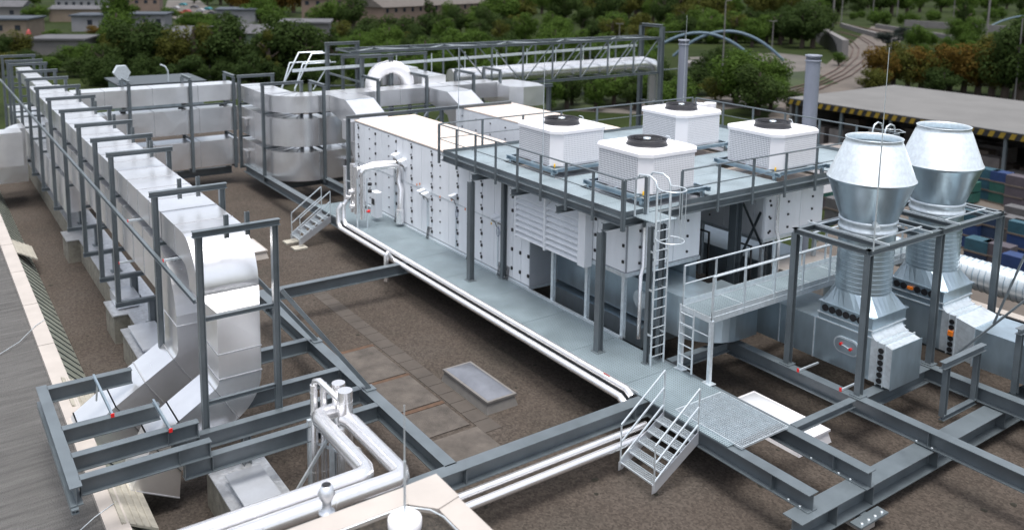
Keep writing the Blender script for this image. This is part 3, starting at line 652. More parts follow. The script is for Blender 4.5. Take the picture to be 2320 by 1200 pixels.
tag(MB().box(-27,-19,24.0,26.4,-.2,1.0).build('lower_box', M['galv']), 'grey cabinet under the rear unit', 'cabinet')
tag(MB().box(-19,-16.6,24.2,27,.0,.9).build('cream_box', M['coping']), 'beige flat box beside the catwalk, under the rear unit end', 'box')
# ---------------------------------------------------------------- UPPER PLATFORM
pf = thing('upper_platform', 'raised grey grating platform carrying the four white cooling units', 'platform', (-22.7,23,4.1))
PX0,PX1,PY0,PY1,PZ = -27.6,-17.65,16.3,29.6,4.12
holes = [(-25.35,-22.2,17.45,20.2),(-21.0,-17.95,17.45,20.2),(-25.4,-22.3,23.5,26.3),(-21.0,-17.95,23.5,26.3)]
xsn = sorted({PX0,PX1,*[h[0] for h in holes],*[h[1] for h in holes]}); ysn = sorted({PY0,PY1,*[h[2] for h in holes],*[h[3] for h in holes]})
q = MB()
for i in range(len(xsn)-1):
    for j in range(len(ysn)-1):
        cx_, cy_ = (xsn[i]+xsn[i+1])/2, (ysn[j]+ysn[j+1])/2
        if any(h[0] < cx_ < h[1] and h[2] < cy_ < h[3] for h in holes): continue
        nx = max(1, round((xsn[i+1]-xsn[i])/1.2))
        for k in range(nx):
            w_ = (xsn[i+1]-xsn[i])/nx; q.box(xsn[i]+k*w_+.006, xsn[i]+(k+1)*w_-.006, ysn[j]+.006, ysn[j+1]-.006, PZ-.035, PZ)
q.build('deck_grating', M['grate_top'], pf)
def edge(a, b_, gap=None):
    q = MB(); q.ibeam((a[0],a[1],PZ-.15),(b_[0],b_[1],PZ-.15),.22,.12,chan=True,tf=.016,tw=.012); q.build('edge_channel', M['steel'], pf)
edge((PX0,PY0-.06),(PX1,PY0-.06)); edge((PX1+.06,PY0-.1),(PX1+.06,PY1)); edge((PX0-.06,PY1),(PX0-.06,PY0)); edge((PX1,PY1+.06),(PX0,PY1+.06))
q = MB(); q.box(PX0,PX1,PY0-.012,PY0,PZ,PZ+.13); q.build('toe_board', M['steel'], pf)
q = MB(); q.box(PX1,PX1+.012,18.5,PY1,PZ,PZ+.13); q.box(PX1,PX1+.012,PY0,PY0+.75,PZ,PZ+.13); q.build('toe_board', M['steel'], pf)
q = MB(); q.box(PX0-.012,PX0,PY0,PY1,PZ,PZ+.13); q.box(PX0,PX1,PY1,PY1+.012,PZ,PZ+.13); q.build('toe_board', M['steel'], pf)
for x in (-25.1,-22.7,-20.3,-18.15):
    MB().ibeam((x,15.98,PZ-.37),(x,PY1,PZ-.37),.24,.14).build('joist', M['steel'], pf)
MB().box(-17.6,-16.72,16.62,17.5,PZ-.03,PZ).build('ladder_landing', M['grate_top'], pf)
# platform railings: posts as parts
rl = thing('platform_railing', 'dark steel guard railing around the upper platform', 'railing', (PX1,PY0,PZ))
def railrun(a, b_, n, skip=(), mids=True, par=rl, zz=PZ, h=1.1, pw=.08):
    a, b_ = Vector(a), Vector(b_); d = (b_-a).normalized()
    for i in range(n+1):
        if i in skip: continue
        p = a+(b_-a)*(i/n); MB().bar((p.x,p.y,zz-.38),(p.x,p.y,zz+h-.02),.012 if 0 else .05,pw,up=(d.x,d.y,0)).build('railing_post', M['steel'], par)
    q = MB(); q.tube([(a.x,a.y,zz+h),(b_.x,b_.y,zz+h)],.028,8); q.build('top_rail', M['steel'], par)
    if mids: q = MB(); q.tube([(a.x,a.y,zz+.55),(b_.x,b_.y,zz+.55)],.017,8); q.build('mid_rail', M['steel'], par)
railrun((PX0-.1,PY0-.14),(PX1+.1,PY0-.14),8)
railrun((PX1+.14,PY0-.1),(PX1+.14,17.0),1)
railrun((PX1+.14,18.45),(PX1+.14,PY1),7)
railrun((PX0-.14,PY0-.1),(PX0-.14,PY1+.1),7)
railrun((PX0,PY1+.14),(PX1,PY1+.14),6)
# platform posts
def ppost(x, y, z0, z1, lab, w_=.2, name='platform_post', grp='grey posts carrying the upper platform'):
    t = thing(name, lab, 'post', (x,y,z0), grp)
    MB().ibeam((x,y,z0+.02),(x,y,z1),w_,w_,up=(0,1,0),tf=.016,tw=.012).build('shaft', M['steel'], t)
    MB().box(x-w_*.8,x+w_*.8,y-w_*.8,y+w_*.8,z0+.012,z0+.03).build('base_plate', M['steel'], t)
    return t
ppost(-25.1,15.95,0,3.6,'dark grey platform post on the walkway in front of the door panels')
ppost(-18.15,15.95,0,3.6,'dark grey platform post on the walkway, right of the louvre')
ppost(-16.82,16.58,0,4.0,'thin dark post directly left behind the caged ladder',.12); ppost(-16.82,17.05,0,4.0,'thin dark post directly right behind the caged ladder',.12)
ppost(-24.65,17.05,0,3.6,'blue-grey upright strip post against the white doors left of the louvre',.16)
ppost(-18.6,22.2,-.3,3.6,'heavy dark post left of the crossed bracing',.3); ppost(-18.6,24.2-.35,-.3,3.6,'heavy dark post right of the crossed bracing',.3)
ppost(-18.3,29.2,-1.3,3.6,'dark platform post hidden behind the cowls')
xb = thing('cross_bracing', 'crossed thin braces between two heavy dark posts under the platform', 'bracing', (-18.5,23,1.5), None)
MB().bar((-18.5,22.3,3.6),(-18.5,23.8,1.3),.09,.03).build('brace_bar', M['steel_dark'], xb); MB().bar((-18.54,22.3,1.3),(-18.54,23.8,3.6),.09,.03).build('brace_bar', M['steel_dark'], xb)
# ---------------------------------------------------------------- COOLING UNITS
def cooler(cx, cy, lab):
    t = thing('cooling_unit', lab, 'cooling unit', (cx,cy,4.2), 'white cooling units on the platform')
    hx, hy, ch = 1.21, 1.19, .32; z0, z1 = 4.4, 5.5
    def ring(e, c): return [(cx-hx-e+c,cy-hy-e),(cx+hx+e-c,cy-hy-e),(cx+hx+e,cy-hy-e+c),(cx+hx+e,cy+hy+e-c),(cx+hx+e-c,cy+hy+e),(cx-hx-e+c,cy+hy+e),(cx-hx-e,cy+hy+e-c),(cx-hx-e,cy-hy-e+c)]
    pr = ring(0, ch); MB().prism([(x,y,z0) for x,y in pr],(0,0,z1-z0)).build('cabinet', M['white_top'], t)
    q = MB(); a = ring(.035, ch*.97); b_ = ring(.035, ch*.97); c_ = ring(-.01, ch)
    v = [Vector((x,y,z1)) for x,y in a]+[Vector((x,y,z1+.1)) for x,y in b_]+[Vector((x,y,z1+.13)) for x,y in c_]
    q.add(v,[tuple(range(8))[::-1],tuple(range(16,24))]+[(k*8+i,k*8+(i+1)%8,(k+1)*8+(i+1)%8,(k+1)*8+i) for k in range(2) for i in range(8)])
    q.build('lid', M['white_top'], t)
    q = MB(); q.box(cx-hx+ch+.02,cx+hx-ch-.02,cy-hy-.012,cy-hy-.002,z0+.06,z1-.03); q.build('perforated_panel', M['perf'], t)
    q = MB(); q.box(cx+hx+.002,cx+hx+.012,cy-hy+ch+.02,cy+hy-ch-.02,z0+.06,z1-.03); q.build('perforated_panel', M['perf'], t)
    zz = z1+.125
    q = MB(); q.lathe([(.66,0),(.62,.03),(.60,.15),(.63,.19),(.60,.2),(.57,.17),(.56,.02)],(cx,cy,zz),40); q.build('fan_ring', M['fan'], t)
    q = MB(); q.lathe([(.56,.03),(.001,.03)],(cx,cy,zz),24,False)
    for k in range(7):
        g = 2*math.pi*k/7; c, s = math.cos(g), math.sin(g); c2, s2 = math.cos(g+.5), math.sin(g+.5)
        q.add([(cx+.1*c,cy+.1*s,zz+.09),(cx+.54*c,cy+.54*s,zz+.10),(cx+.54*c2,cy+.54*s2,zz+.16),(cx+.1*c2,cy+.1*s2,zz+.13)],[(0,1,2,3)])
    q.build('fan_blades', M['black'], t)
    q = MB()
    for k in range(1,7): q.tube([(cx+k*.09*math.cos(R(g)),cy+k*.09*math.sin(R(g)),zz+.185) for g in range(0,361,20)],.005,4)
    for g in (0,60,120): q.tube([(cx-.58*math.cos(R(g)),cy-.58*math.sin(R(g)),zz+.185),(cx+.58*math.cos(R(g)),cy+.58*math.sin(R(g)),zz+.185)],.008,5)
    q.build('fan_guard', M['fan'], t)
    MB().lathe([(.12,.0),(.12,.05),(.001,.06)],(cx,cy,zz+.16),16).build('fan_hub', M['galv_bright'], t)
    MB().tube([(cx+.2,cy+.62,zz+.24),(cx+.2,cy+.78,zz+.2),(cx+.25,cy+.82,zz)],.014,6).build('cable', M['galv_bright'], t)
    q = MB()
    for y in (cy-hy-.14,cy+hy+.14): q.ibeam((cx-hx-.22,y,4.32),(cx+hx+.25,y,4.32),.14,.1,chan=True,tf=.012)
    for x in (cx-hx-.12,cx+hx+.12): q.ibeam((x,cy-hy-.2,4.33),(x,cy+hy+.2,4.33),.12,.1,chan=True,tf=.012)
    for x in (cx-hx+.3,cx,cx+hx-.3): q.bar((x,cy-hy-.1,4.36),(x,cy+hy+.1,4.36),.08,.1)
    for x in (cx-hx,cx+hx):
        for y in (cy-hy-.1,cy+hy+.1): q.box(x-.05,x+.05,y-.05,y+.05,4.0,4.26)
    q.build('support_frame', M['galv'], t)
    MB().lathe([(.03,0),(.03,.1),(.02,.12),(.001,.14)],(cx+hx-.1,cy-hy+.05,z0-.02),8).build('drain_nipple', M['yellow'], t)
cooler(-23.75,18.85,'white cooling unit at the left front of the platform, the one furthest left')
cooler(-19.45,18.85,'nearest white cooling unit, behind the caged ladder top')
cooler(-23.9,24.95,'rearmost white cooling unit, in front of the thin grey stack')
cooler(-19.45,24.9,'white cooling unit furthest right on the platform, left of the cowls')
tag(MB().box(-25.2,-18.0,17.7,20.05,3.88,3.9).build('under_deck_tray', M['coping']), 'beige tray seen through the deck openings below the front cooling units', 'tray', 'trays below the cooling units')
# ---------------------------------------------------------------- CAGED LADDER
ld = thing('caged_ladder', 'tall galvanised ladder with a round safety cage up to the platform', 'ladder', (-16.6,16.85,0))
LX, LY0, LY1 = -16.6, 16.55, 17.05
for y in (LY0, LY1):
    MB().tube([(LX,y,.02),(LX,y,5.15),(LX-.08,y,5.33),(LX-.3,y,5.42),(LX-.7,y,5.38),(LX-.85,y,5.2),(LX-.85,y,4.15)],.03,8).build('side_rail', M['galv_bright'], ld)
for i in range(15): MB().tube([(LX,LY0,.28+i*.28),(LX,LY1,.28+i*.28)],.016,6).build('rung', M['galv_bright'], ld)
cc = Vector((LX+.33,(LY0+LY1)/2,0))
def hoop(z, rr=.37): return [(LX,LY0,z)]+[(cc.x+rr*math.cos(R(a)),cc.y+rr*math.sin(R(a)),z) for a in range(-125,126,14)]+[(LX,LY1,z)]
for z in (5.15,3.72,2.5): MB().tube(hoop(z),.018,6).build('cage_hoop', M['galv_bright'], ld) if z > 3 else None
for a in (-100,-50,0,50,100): MB().tube([(cc.x+.37*math.cos(R(a)),cc.y+.37*math.sin(R(a)),3.72),(cc.x+.37*math.cos(R(a)),cc.y+.37*math.sin(R(a)),5.15)],.012,5).build('cage_bar', M['galv_bright'], ld)
for z in (.9,2.2,3.3): 
    for y in (LY0,LY1): MB().bar((LX,y,z),(LX-.3,y,z),.03,.05).build('wall_bracket', M['galv_bright'], ld)
t = thing('rear_ladder', 'small galvanised ladder top with two round handles behind the farther right cooling unit', 'ladder', (-18.2,29.75,4.1))
for x in (-18.55,-18.05): MB().tube([(x,29.6,4.12),(x,29.6,5.2),(x,29.68,5.38),(x,29.9,5.46),(x,30.15,5.38),(x,30.25,5.2),(x,30.25,2.5)],.03,8).build('side_rail', M['galv_bright'], t)
for z in (5.1,4.4): MB().tube([(-18.55,30.25,z),(-18.7,30.7,z),(-18.3,31.0,z),(-17.9,30.7,z),(-18.05,30.25,z)],.018,6).build('cage_hoop', M['galv_bright'], t)
# ---------------------------------------------------------------- CATWALK
cw = thing('catwalk', 'galvanised raised catwalk with handrails leading behind the cowls', 'catwalk', (-15.55,17.2,0))
CZ, CX0, CX1, CY0, CY1 = 1.87, -16.05, -15.0, 17.15, 27.4
q = MB(); y = CY0
while y < CY1: q.box(CX0+.05,CX1-.05,y+.006,min(y+1.5,CY1)-.006,CZ-.03,CZ); y += 1.5
q.build('deck_grating', M['grate'], cw)
y = CY0+1.5
while y < CY1: MB().box(CX0+.05,CX1-.05,y-.012,y+.012,CZ,CZ+.008).build('deck_seam', M['galv_bright'], cw); y += 1.5
for x in (CX0,CX1):
    q = MB(); q.box(x-.02,x+.02,CY0,CY1,CZ-.16,CZ+.0); q.box(x-.008,x+.008,CY0,CY1,CZ,CZ+.15); q.build('side_beam', M['galv_bright'], cw)
    y = CY0+.02
    while y < CY1: MB().bar((x,y,CZ-.1),(x,y,CZ+1.1),.04,.05).build('railing_post', M['galv_bright'], cw); y += 1.27
    q = MB(); q.tube([(x,CY0,CZ+1.12),(x,CY1,CZ+1.12)],.028,8); q.build('top_rail', M['galv_bright'], cw)
    q = MB(); q.tube([(x,CY0,CZ+.6),(x,CY1,CZ+.6)],.02,8); q.build('mid_rail', M['galv_bright'], cw) if x == CX0 else None
    for y in (CY0+.02,CY1-.5):
        t_ = MB(); t_.bar((x,y,.01),(x,y,CZ-.1),.1,.1); t_.box(x-.15,x+.15,y-.12,y+.12,-.0,.02); t_.build('support_leg', M['galv_bright'], cw)
q = MB(); q.bar((CX0,CY0,CZ-.08),(CX1,CY0,CZ-.08),.05,.16); q.build('end_beam', M['galv_bright'], cw)
q = MB(); q.tube([(CX0,CY0+.03,1.3),(CX1,CY0+.03,1.3)],.02,6); q.build('tie_bar', M['galv_bright'], cw)
l2 = thing('short_ladder', 'short galvanised ladder at the end of the catwalk', 'ladder', (-15.8,17.0,0))
for x in (-16.0,-15.5): MB().tube([(x,17.02,.1),(x,17.02,1.95)],.028,8).build('side_rail', M['galv_bright'], l2)
for i in range(6): MB().tube([(-16.0,17.02,.22+i*.3),(-15.5,17.02,.22+i*.3)],.018,6).build('rung', M['galv_bright'], l2)
# ---------------------------------------------------------------- COWL FRAME, COWLS, PLENUMS
fr = thing('cowl_frame', 'tall dark steel frame around the two big galvanised exhaust cowls', 'frame', (-13.5,23.3,0))
FX0, FX1, FZ = -14.6, -12.35, 3.98
for y in (19.98,23.4,26.75):
    for x in (FX0,FX1):
        MB().ibeam((x,y,.02),(x,y,FZ-.14),.17,.17,up=(0,1,0),tf=.016,tw=.012).build('post', M['steel'], fr)
        MB().box(x-.16,x+.16,y-.16,y+.16,.002,.026).build('base_plate', M['steel'], fr)
    MB().ibeam((FX0-.08,y,FZ-.07),(FX1+.08,y,FZ-.07),.14,.16,tf=.014).build('top_beam', M['steel'], fr)
for x in (FX0,FX1): MB().ibeam((x,19.9,FZ-.075),(x,26.85,FZ-.075),.15,.15,tf=.014).build('top_beam', M['steel'], fr)
for y in (20.75,22.6,24.3,26.1): MB().ibeam((FX0,y,FZ-.085),(FX1,y,FZ-.085),.11,.1,tf=.012).build('joist', M['steel'], fr)
for y in (20.7,22.75,24.2,26.25): MB().bar((FX0-.15,y,FZ+.03),(FX1+.1,y,FZ+.03),.045,.05).build('strut_channel', M['galv_bright'], fr)
for x in (-14.35,-12.65):
    for ya, yb in ((20.6,22.9),(24.1,26.4)): MB().bar((x,ya,FZ+.07),(x,yb,FZ+.07),.045,.03).build('strut_channel', M['galv_bright'], fr)
def cowl(cy, lab, spout=False):
    cx = -13.5; t = thing('exhaust_cowl', lab, 'exhaust cowl', (cx,cy,2.2), 'galvanised exhaust cowls')
    q = MB(); q.lathe([(.74,2.26),(.74,3.98)],(cx,cy,0),48)
    z = 2.35
    while z < 3.9: q.lathe([(.742,z-.012),(.752,z),(.742,z+.012)],(cx,cy,0),48); z += .13
    q.build('spiral_duct', M['galv'], t)
    q = MB(); q.lathe([(.74,3.95),(.78,4.0),(.78,4.06),(.745,4.08),(.745,4.22),(.78,4.24),(.78,4.3),(.745,4.32)],(cx,cy,0),48); q.build('collar', M['galv_bright'], t)
    q = MB(); q.lathe([(.745,4.3),(1.13,5.36),(1.17,5.40),(1.17,5.44)],(cx,cy,0),56); q.build('lower_cone', M['galv'], t)
    q = MB(); q.lathe([(1.17,5.44),(1.13,5.50),(.77,6.42),(.74,6.44),(.74,6.54),(.76,6.56),(.74,6.57),(.72,6.54),(.72,6.44),(1.0,5.6)],(cx,cy,0),56); q.build('upper_cone', M['galv_bright'], t)
    q = MB(); q.lathe([(.70,6.34),(.001,6.34)],(cx,cy,0),24,False); q.build('inner_mesh', M['galv'], t)
    if spout: MB().tube([(cx+.55,cy-.55,4.35),(cx+.80,cy-.80,4.28)],.075,12).build('drain_spout', M['galv_bright'], t)
    return t
cowl(21.65,'nearer bulging galvanised exhaust cowl with a small drain spout',True)
cowl(25.2,'farther bulging galvanised exhaust cowl, right of the nearer one')
def plenum(cy, xe, lab, long_duct):
    cx = -13.5; t = thing('plenum', lab, 'plenum box', (cx,cy,0), 'galvanised plenum boxes under the cowls')
    y0, y1 = cy-.83, cy+.75; x0, x1 = -14.25, -12.62
    n = 32; v = []; sq = []
    for j in range(n):
        g = 2*math.pi*j/n+math.pi/n; c, s = math.cos(g), math.sin(g); k = max(abs(c), abs(s)); v.append(Vector((cx+.74*c, cy+.74*s, 2.28)))
        kx = 1/k if abs(c) < abs(s) else 1/k
        sq.append(Vector(((x0+x1)/2+(x1-x0+.1)/2*c/k, cy+.82*s/k, 1.84)))
    q = MB(); q.add(v+sq,[(j,(j+1)%n,n+(j+1)%n,n+j) for j in range(n)]); q.box(x0-.05,x1+.05,cy-.86,cy+.82,1.80,1.84); q.build('transition', M['galv'], t)
    q = MB(); q.box(x0,x1,cy-.82,cy+.78,1.5,1.8); q.build('damper_section', M['galv'], t)
    for i in range(6):
        if long_duct and i == 2: continue
        xg = x0+.17+i*.22
        MB().tube([(xg,cy-.82,1.66),(xg,cy-.85,1.66)],.10,16).build('damper_gear', M['black'], t)
    if long_duct: MB().box(x0+.54,x0+.70,cy-.9,cy-.82,1.62,1.70).build('actuator', M['orange'], t)
    MB().box(-17.0,x1,y0,y1,.1,1.28).build('main_box', M['galv'], t)
    q = MB(); q.box(-14.3,x1+.005,y0+.02,y1-.02,1.28,1.5); q.build('neck', M['galv'], t)
    MB().box(-14.33,x1+.04,y0-.012,y1+.01,1.47,1.5).build('neck_flange', M['galv_bright'], t); MB().box(-14.33,x1+.04,y0-.014,y1+.01,1.28,1.31).build('neck_flange', M['galv_bright'], t)
    for xf in (-14.4,-15.6): MB().box(xf,xf+.03,y0-.025,y0,.1,1.28).build('box_flange', M['galv_bright'], t)
    q = MB(); pts = [(x1,1.47)]+[(x1+.22-.22*math.cos(R(a)),1.47-.22*math.sin(R(a))) for a in range(0,91,10)]+[(x1+.22,.1),(x1,.1)]
    xz(q, pts, y0, y1-.12); q.build('curved_neck', M['galv_bright'], t)
    xa = x1+.22
    q = MB(); q.box(xa,xa+.2,y0-.0,y1-.2,.1,1.25); q.build('side_damper', M['galv_bright'], t)
    for xf in (xa-.01,xa+.19): MB().box(xf,xf+.025,y0-.03,y1-.17,.06,1.29).build('damper_flange', M['galv_bright'], t)
    for i in range(6):
        if long_duct and i == 3: continue
        MB().tube([(xa+.1,y0,.2+i*.17),(xa+.1,y0-.03,.2+i*.17)],.075,16).build('damper_gear', M['black'], t)
    if long_duct: MB().box(xa+.03,xa+.17,y0-.08,y0,.64,.78).build('actuator', M['orange'], t)
    if long_duct:
        q = MB(); q.prism([(xa+.2,y0,.08),(xa+.2,y0,1.22),(xa+.75,y0,1.1),(xa+.75,y0,.0)],(0,y1-y0-.1,0)); q.build('reducer', M['galv_bright'], t)
        MB().box(xa+.75,-4.5,y0,y1-.05,-.02,1.08).build('outlet_duct', M['galv'], t)
        for k in range(4): MB().box(xa+.74+k*1.5,xa+.77+k*1.5,y0-.03,y1-.02,-.05,1.12).build('duct_flange', M['galv_bright'], t)
    else:
        q = MB(); q.prism([(xa+.2,y0,.08),(xa+.2,y0,1.24),(xa+.42,y0,1.18),(xa+.42,y0,.08)],(0,y1-y0-.22,0)); q.build('outlet_box', M['galv_bright'], t)
        MB().box(xa+.42,xa+.44,y0-.02,y1-.2,.06,1.21).build('end_cover', M['galv'], t)
        hx_, hz = -13.32, .80
        def oval(a_, b_, y): return [(hx_+(.17 if math.cos(R(g))>0 else -.17)+a_*math.cos(R(g)), y, hz+b_*math.sin(R(g))) for g in range(0,360,12)]
        q = MB(); q.prism(oval(.23,.23,y0-.035),(0,.035,0)); q.build('oval_hatch', M['galv_bright'], t)
        q = MB(); q.prism(oval(.19,.19,y0-.045),(0,.02,0)); q.build('hatch_lid', M['galv'], t)
        q = MB(); q.tube([(hx_-.15,y0-.075,hz+.03),(hx_+.15,y0-.075,hz-.03)],.012,6); q.build('hatch_bar', M['galv_bright'], t)
        for s in (-1,1): MB().tube([(hx_+s*.15,y0-.045,hz-s*.03),(hx_+s*.15,y0-.1,hz-s*.03)],.042,10).build('hatch_knob', M['red'], t)
    return t
plenum(21.65,-11.4,'nearer galvanised plenum with an oval red-handled hatch and black damper gears',False)
plenum(25.2,-8,'farther galvanised plenum with orange actuators and a long outlet duct to the right',True)
for i,(x,lab) in enumerate(((-14.1,'left small strut with red cap in front of the plenum, on the long beam'),(-12.75,'right small strut with red cap in front of the plenum, on the long beam'))):
    s_ = thing('strut_bracket', lab, 'bracket', (x,19.9,.03), 'galvanised strut brackets')
    MB().bar((x,19.8,.035),(x,20.7,.035),.045,.05).build('channel', M['galv_bright'], s_); MB().box(x-.03,x+.03,19.77,19.8,.0,.1).build('end_cap', M['red'], s_)
# u-shaped gantry in front right
ug = thing('gantry_frame', 'small freestanding grey goalpost frame in front of the right outlet duct', 'frame', (-10.9,22.3,-.45))
for y in (21.55,23.1): MB().ibeam((-10.9,y,-.4),(-10.9,y,.98),.14,.14,up=(0,1,0),tf=.012,tw=.01).build('post', M['steel'], ug)
MB().ibeam((-10.9,21.3,1.06),(-10.9,23.4,1.06),.18,.16,tf=.014).build('top_beam', M['steel'], ug); MB().ibeam((-10.9,21.5,-.43),(-10.9,23.2,-.43),.14,.14,tf=.012).build('foot_beam', M['steel'], ug)
ug2 = thing('gantry_frame', 'grey goalpost frame cut by the right picture edge', 'frame', (-9.0,25,-.1))
for y in (24.05,26.2): MB().ibeam((-10.3,y,-.2),(-10.3,y,1.5),.15,.15,up=(0,1,0),tf=.012,tw=.01).build('post', M['steel'], ug2)
MB().ibeam((-10.3,23.9,1.58),(-10.3,26.4,1.58),.16,.16,tf=.014).build('top_beam', M['steel'], ug2)
tag(MB().bar((-11.9,23.9,.3),(-9.9,24.9,3.1),.07,.05).build('long_brace', M['steel']), 'longer of two thin diagonal braces crossing in front of the right outlet duct', 'brace')
tag(MB().bar((-11.1,24.25,1.45),(-10.3,24.3,4.3),.06,.05).build('long_brace', M['steel']), 'steeper of two thin diagonal braces at the right edge, above the outlet duct', 'brace')
# spiral duct behind right, with parapet
sd = thing('spiral_duct', 'large horizontal spiral duct behind the cowls at the right edge', 'duct', (-11,28.6,.9))
q = MB(); q.tube([(-17.5,28.6,1.2),(-4,28.6,1.2)],.5,32); q.build('pipe_shell', M['galv_bright'], sd)
q = MB(); x = -17.3
while x < -4: q.tube([(x-.02,28.6,1.2),(x,28.6,1.2),(x+.02,28.6,1.2)],[.502,.52,.502],32,False); x += .2
q.build('spiral_seams', M['galv'], sd)
tag(MB().box(-18,-3,27.35,27.65,-1.3,.6).build('parapet_wall', M['steel_dark']), 'dark low upstand in front of the large spiral duct', 'upstand')
tag(MB().box(-18,-3,27.3,27.7,.6,.64).build('parapet_cap', M['coping']), 'pale capping strip on the dark upstand', 'capping')
# ---------------------------------------------------------------- WALKWAY PIPES
wp = thing('pipe_pair', 'pair of shiny clad pipes running along the outer edge of the lower walkway', 'pipes', (-24,14.8,0))
for dy, dz, nm in ((0,0,0),(-.24,-.14,1)):
    q = MB(); y, z = 14.97+dy, .09+dz
    pts = [(-33.7,y,z+.85),(-33.7,y,z+.25),(-33.5,y,z)]+[(-15.75,y,z),(-15.6,y-.05,z-.06)]
    q.tube([(-33.75,y+.2,z+1.0),(-33.75,y+.02,z+.75),(-33.7,y,z+.2),(-33.5,y,z),(-15.85,y,z),(-15.65,y,z-.12)],.10,16); q.build('pipe_run', M['alu_pipe'], wp)
    bands(wp, M['alu_pipe'], [((-33+1.9*k-.02,y,z),(-33+1.9*k+.02,y,z)) for k in range(9)], .104)
q = MB(); q.tube([(-28.6,14.62,.05),(-28.6,14.5,.22),(-28.6,14.45,.3),(-28.6,14.4,.2),(-28.6,14.4,-.8)],.09,12); q.build('branch_elbow', M['alu_pipe'], wp)
q = MB(); q.box(-16.75,-16.5,14.925,14.965,.17,.193); q.build('red_label', M['red_soft'], wp)
# riser manifold on walkway
mf = thing('pipe_manifold', 'tall shiny pipe manifold with valves standing on the walkway edge', 'pipes', (-33.2,15.6,0))
for x,y,z0,z1,r in ((-33.8,15.1,.9,2.55,.07),(-33.45,15.3,.6,2.7,.12),(-33.1,15.3,.6,2.65,.11),(-32.85,15.45,.4,2.45,.10)):
    MB().tube([(x,y,z0),(x,y,z1)],r,14).build('riser_pipe', M['alu_pipe'], mf)
MB().tube([(-32.85,15.45,2.4),(-32.8,15.55,2.55),(-32.7,15.9,2.6),(-32.6,16.85,2.6),(-32.55,17.0,2.5),(-32.55,17.02,1.9),(-32.3,17.0,1.6),(-32.25,16.9,.6)],.12,14).build('cross_pipe', M['alu_pipe'], mf)
MB().tube([(-33.1,15.3,2.5),(-32.9,16.0,2.72),(-32.6,16.9,2.72)],.1,14).build('cross_pipe', M['alu_pipe'], mf)
MB().tube([(-32.25,16.9,.15),(-32.25,16.9,.75)],.17,16).build('drain_pot', M['alu_pipe'], mf)
for z in (1.0,1.9): MB().bar((-33.8,15.2,z),(-32.7,15.5,z),.04).build('clamp_rail', M['galv_bright'], mf)
for y in (15.15,15.6): MB().bar((-32.7,y,0.01),(-32.7,y,2.2),.045).build('stand_post', M['galv_bright'], mf)
for x,y,z in ((-33.6,15.2,1.2),(-33.2,15.2,.9),(-33.3,15.2,1.5)): MB().tube([(x,y,z),(x-.05,y-.16,z+.05)],.1,12).build('valve_body', M['alu_pipe'], mf)
for x,y,z in ((-32.8,15.7,1.9),(-32.8,15.7,1.6),(-32.75,15.6,.75)): MB().tube([(x,y,z),(x+.1,y+.1,z)],.07,10).build('valve_head', M['black'] if z > 1 else M['red'], mf)
cb = thing('control_box', 'small pale control cabinet behind the pipe manifold', 'cabinet', (-33.4,16.6,.3))
MB().box(-33.8,-33.3,16.3,16.6,.2,1.3).build('cabinet_body', M['white'], cb); MB().box(-33.7,-33.45,16.28,16.3,.75,1.0).build('display', M['black'], cb)
# lower pipes near bottom: beneath the pit cross beam
for i,(x,r,lab) in enumerate(((-15.02,.09,'upper of the two shiny pipes slung under the near cross beam'),(-14.78,.10,'lower of the two shiny pipes slung under the near cross beam'))):
    tag(MB().tube([(x,7.5,-.5-.12*i),(x,14.9,-.5-.12*i)],r,14).build('clad_pipe', M['alu_pipe']), lab, 'pipe', 'pipes under the near cross beam')
# switch boxes with rain hoods on the white unit
SB = [(-33.0,2.75,'grey switch hood above the pipe manifold, left one'),(-32.4,2.6,'grey switch hood above the pipe manifold, right one'),(-30.7,1.75,'small grey switch hood on the long white unit, left of a close pair'),(-30.35,1.7,'small grey switch hood on the long white unit, right of a close pair'),
      (-28.2,2.1,'single grey switch hood in the middle of the long white unit'),(-25.35,1.95,'grey switch hood just right of the first platform post'),(-24.95,1.95,'grey switch hood beside a dangling blue cable loop')]
for i,(x,z,lab) in enumerate(SB):
    s_ = .34 if i < 2 else .24
    t = thing('switch_hood', lab, 'switch box', (x,YW,z), 'grey switch hoods on the white unit')
    q = MB(); q.prism([(x,YW-.02,z+s_),(x,YW-.32,z+s_*.75),(x,YW-.30,z+s_*.68),(x,YW-.12,z),(x,YW-.02,z)],(s_,0,0)); q.build('hood', M['galv_bright'] if 0 else M['skl_frame'] if 0 else M['white'], t)
    MB().box(x+.02,x+s_-.02,YW-.2,YW-.1,z+.02,z+s_*.6).build('switch', M['skl_frame'], t)
    MB().tube([(x+s_/2,YW-.1,z),(x+s_/2+.03,YW-.08,z-.12),(x+s_/2+.05,YW-.05,z-.2)],.014,6).build('cable', M['black'], t)
for i,(x,lab) in enumerate(((-25.1,'thin blue cable loop hanging left of the upright strip'),(-24.85,'thin blue cable loop hanging nearest the upright strip'),(-27.95,'thin dark cable loop hanging on the middle door panels'))):
    M['cable'] = M.get('cable') or mat('blue grey cable', (.06,.08,.2), .5)
    tag(MB().tube([(x+.09*math.sin(R(a)),YW-.06,1.6+.17*math.cos(R(a))) for a in range(0,361,24)],.009,5).build('cable_loop', M['cable']), lab, 'cable', 'hanging cable loops')
for i,(x,z0,z1) in enumerate(((-33.2,.45,2.35),(-30.3,.35,1.55),(-28.05,.2,1.95),(-25.15,.3,1.8))):
    tag(MB().box(x,x+(.16 if i<2 else .05),YW-.06,YW-.024,z0,z1).build('cable_duct', M['galv_bright']), '%s vertical metal cable duct on the white unit, from the left' % ordn(i), 'cable duct', 'vertical cable ducts')
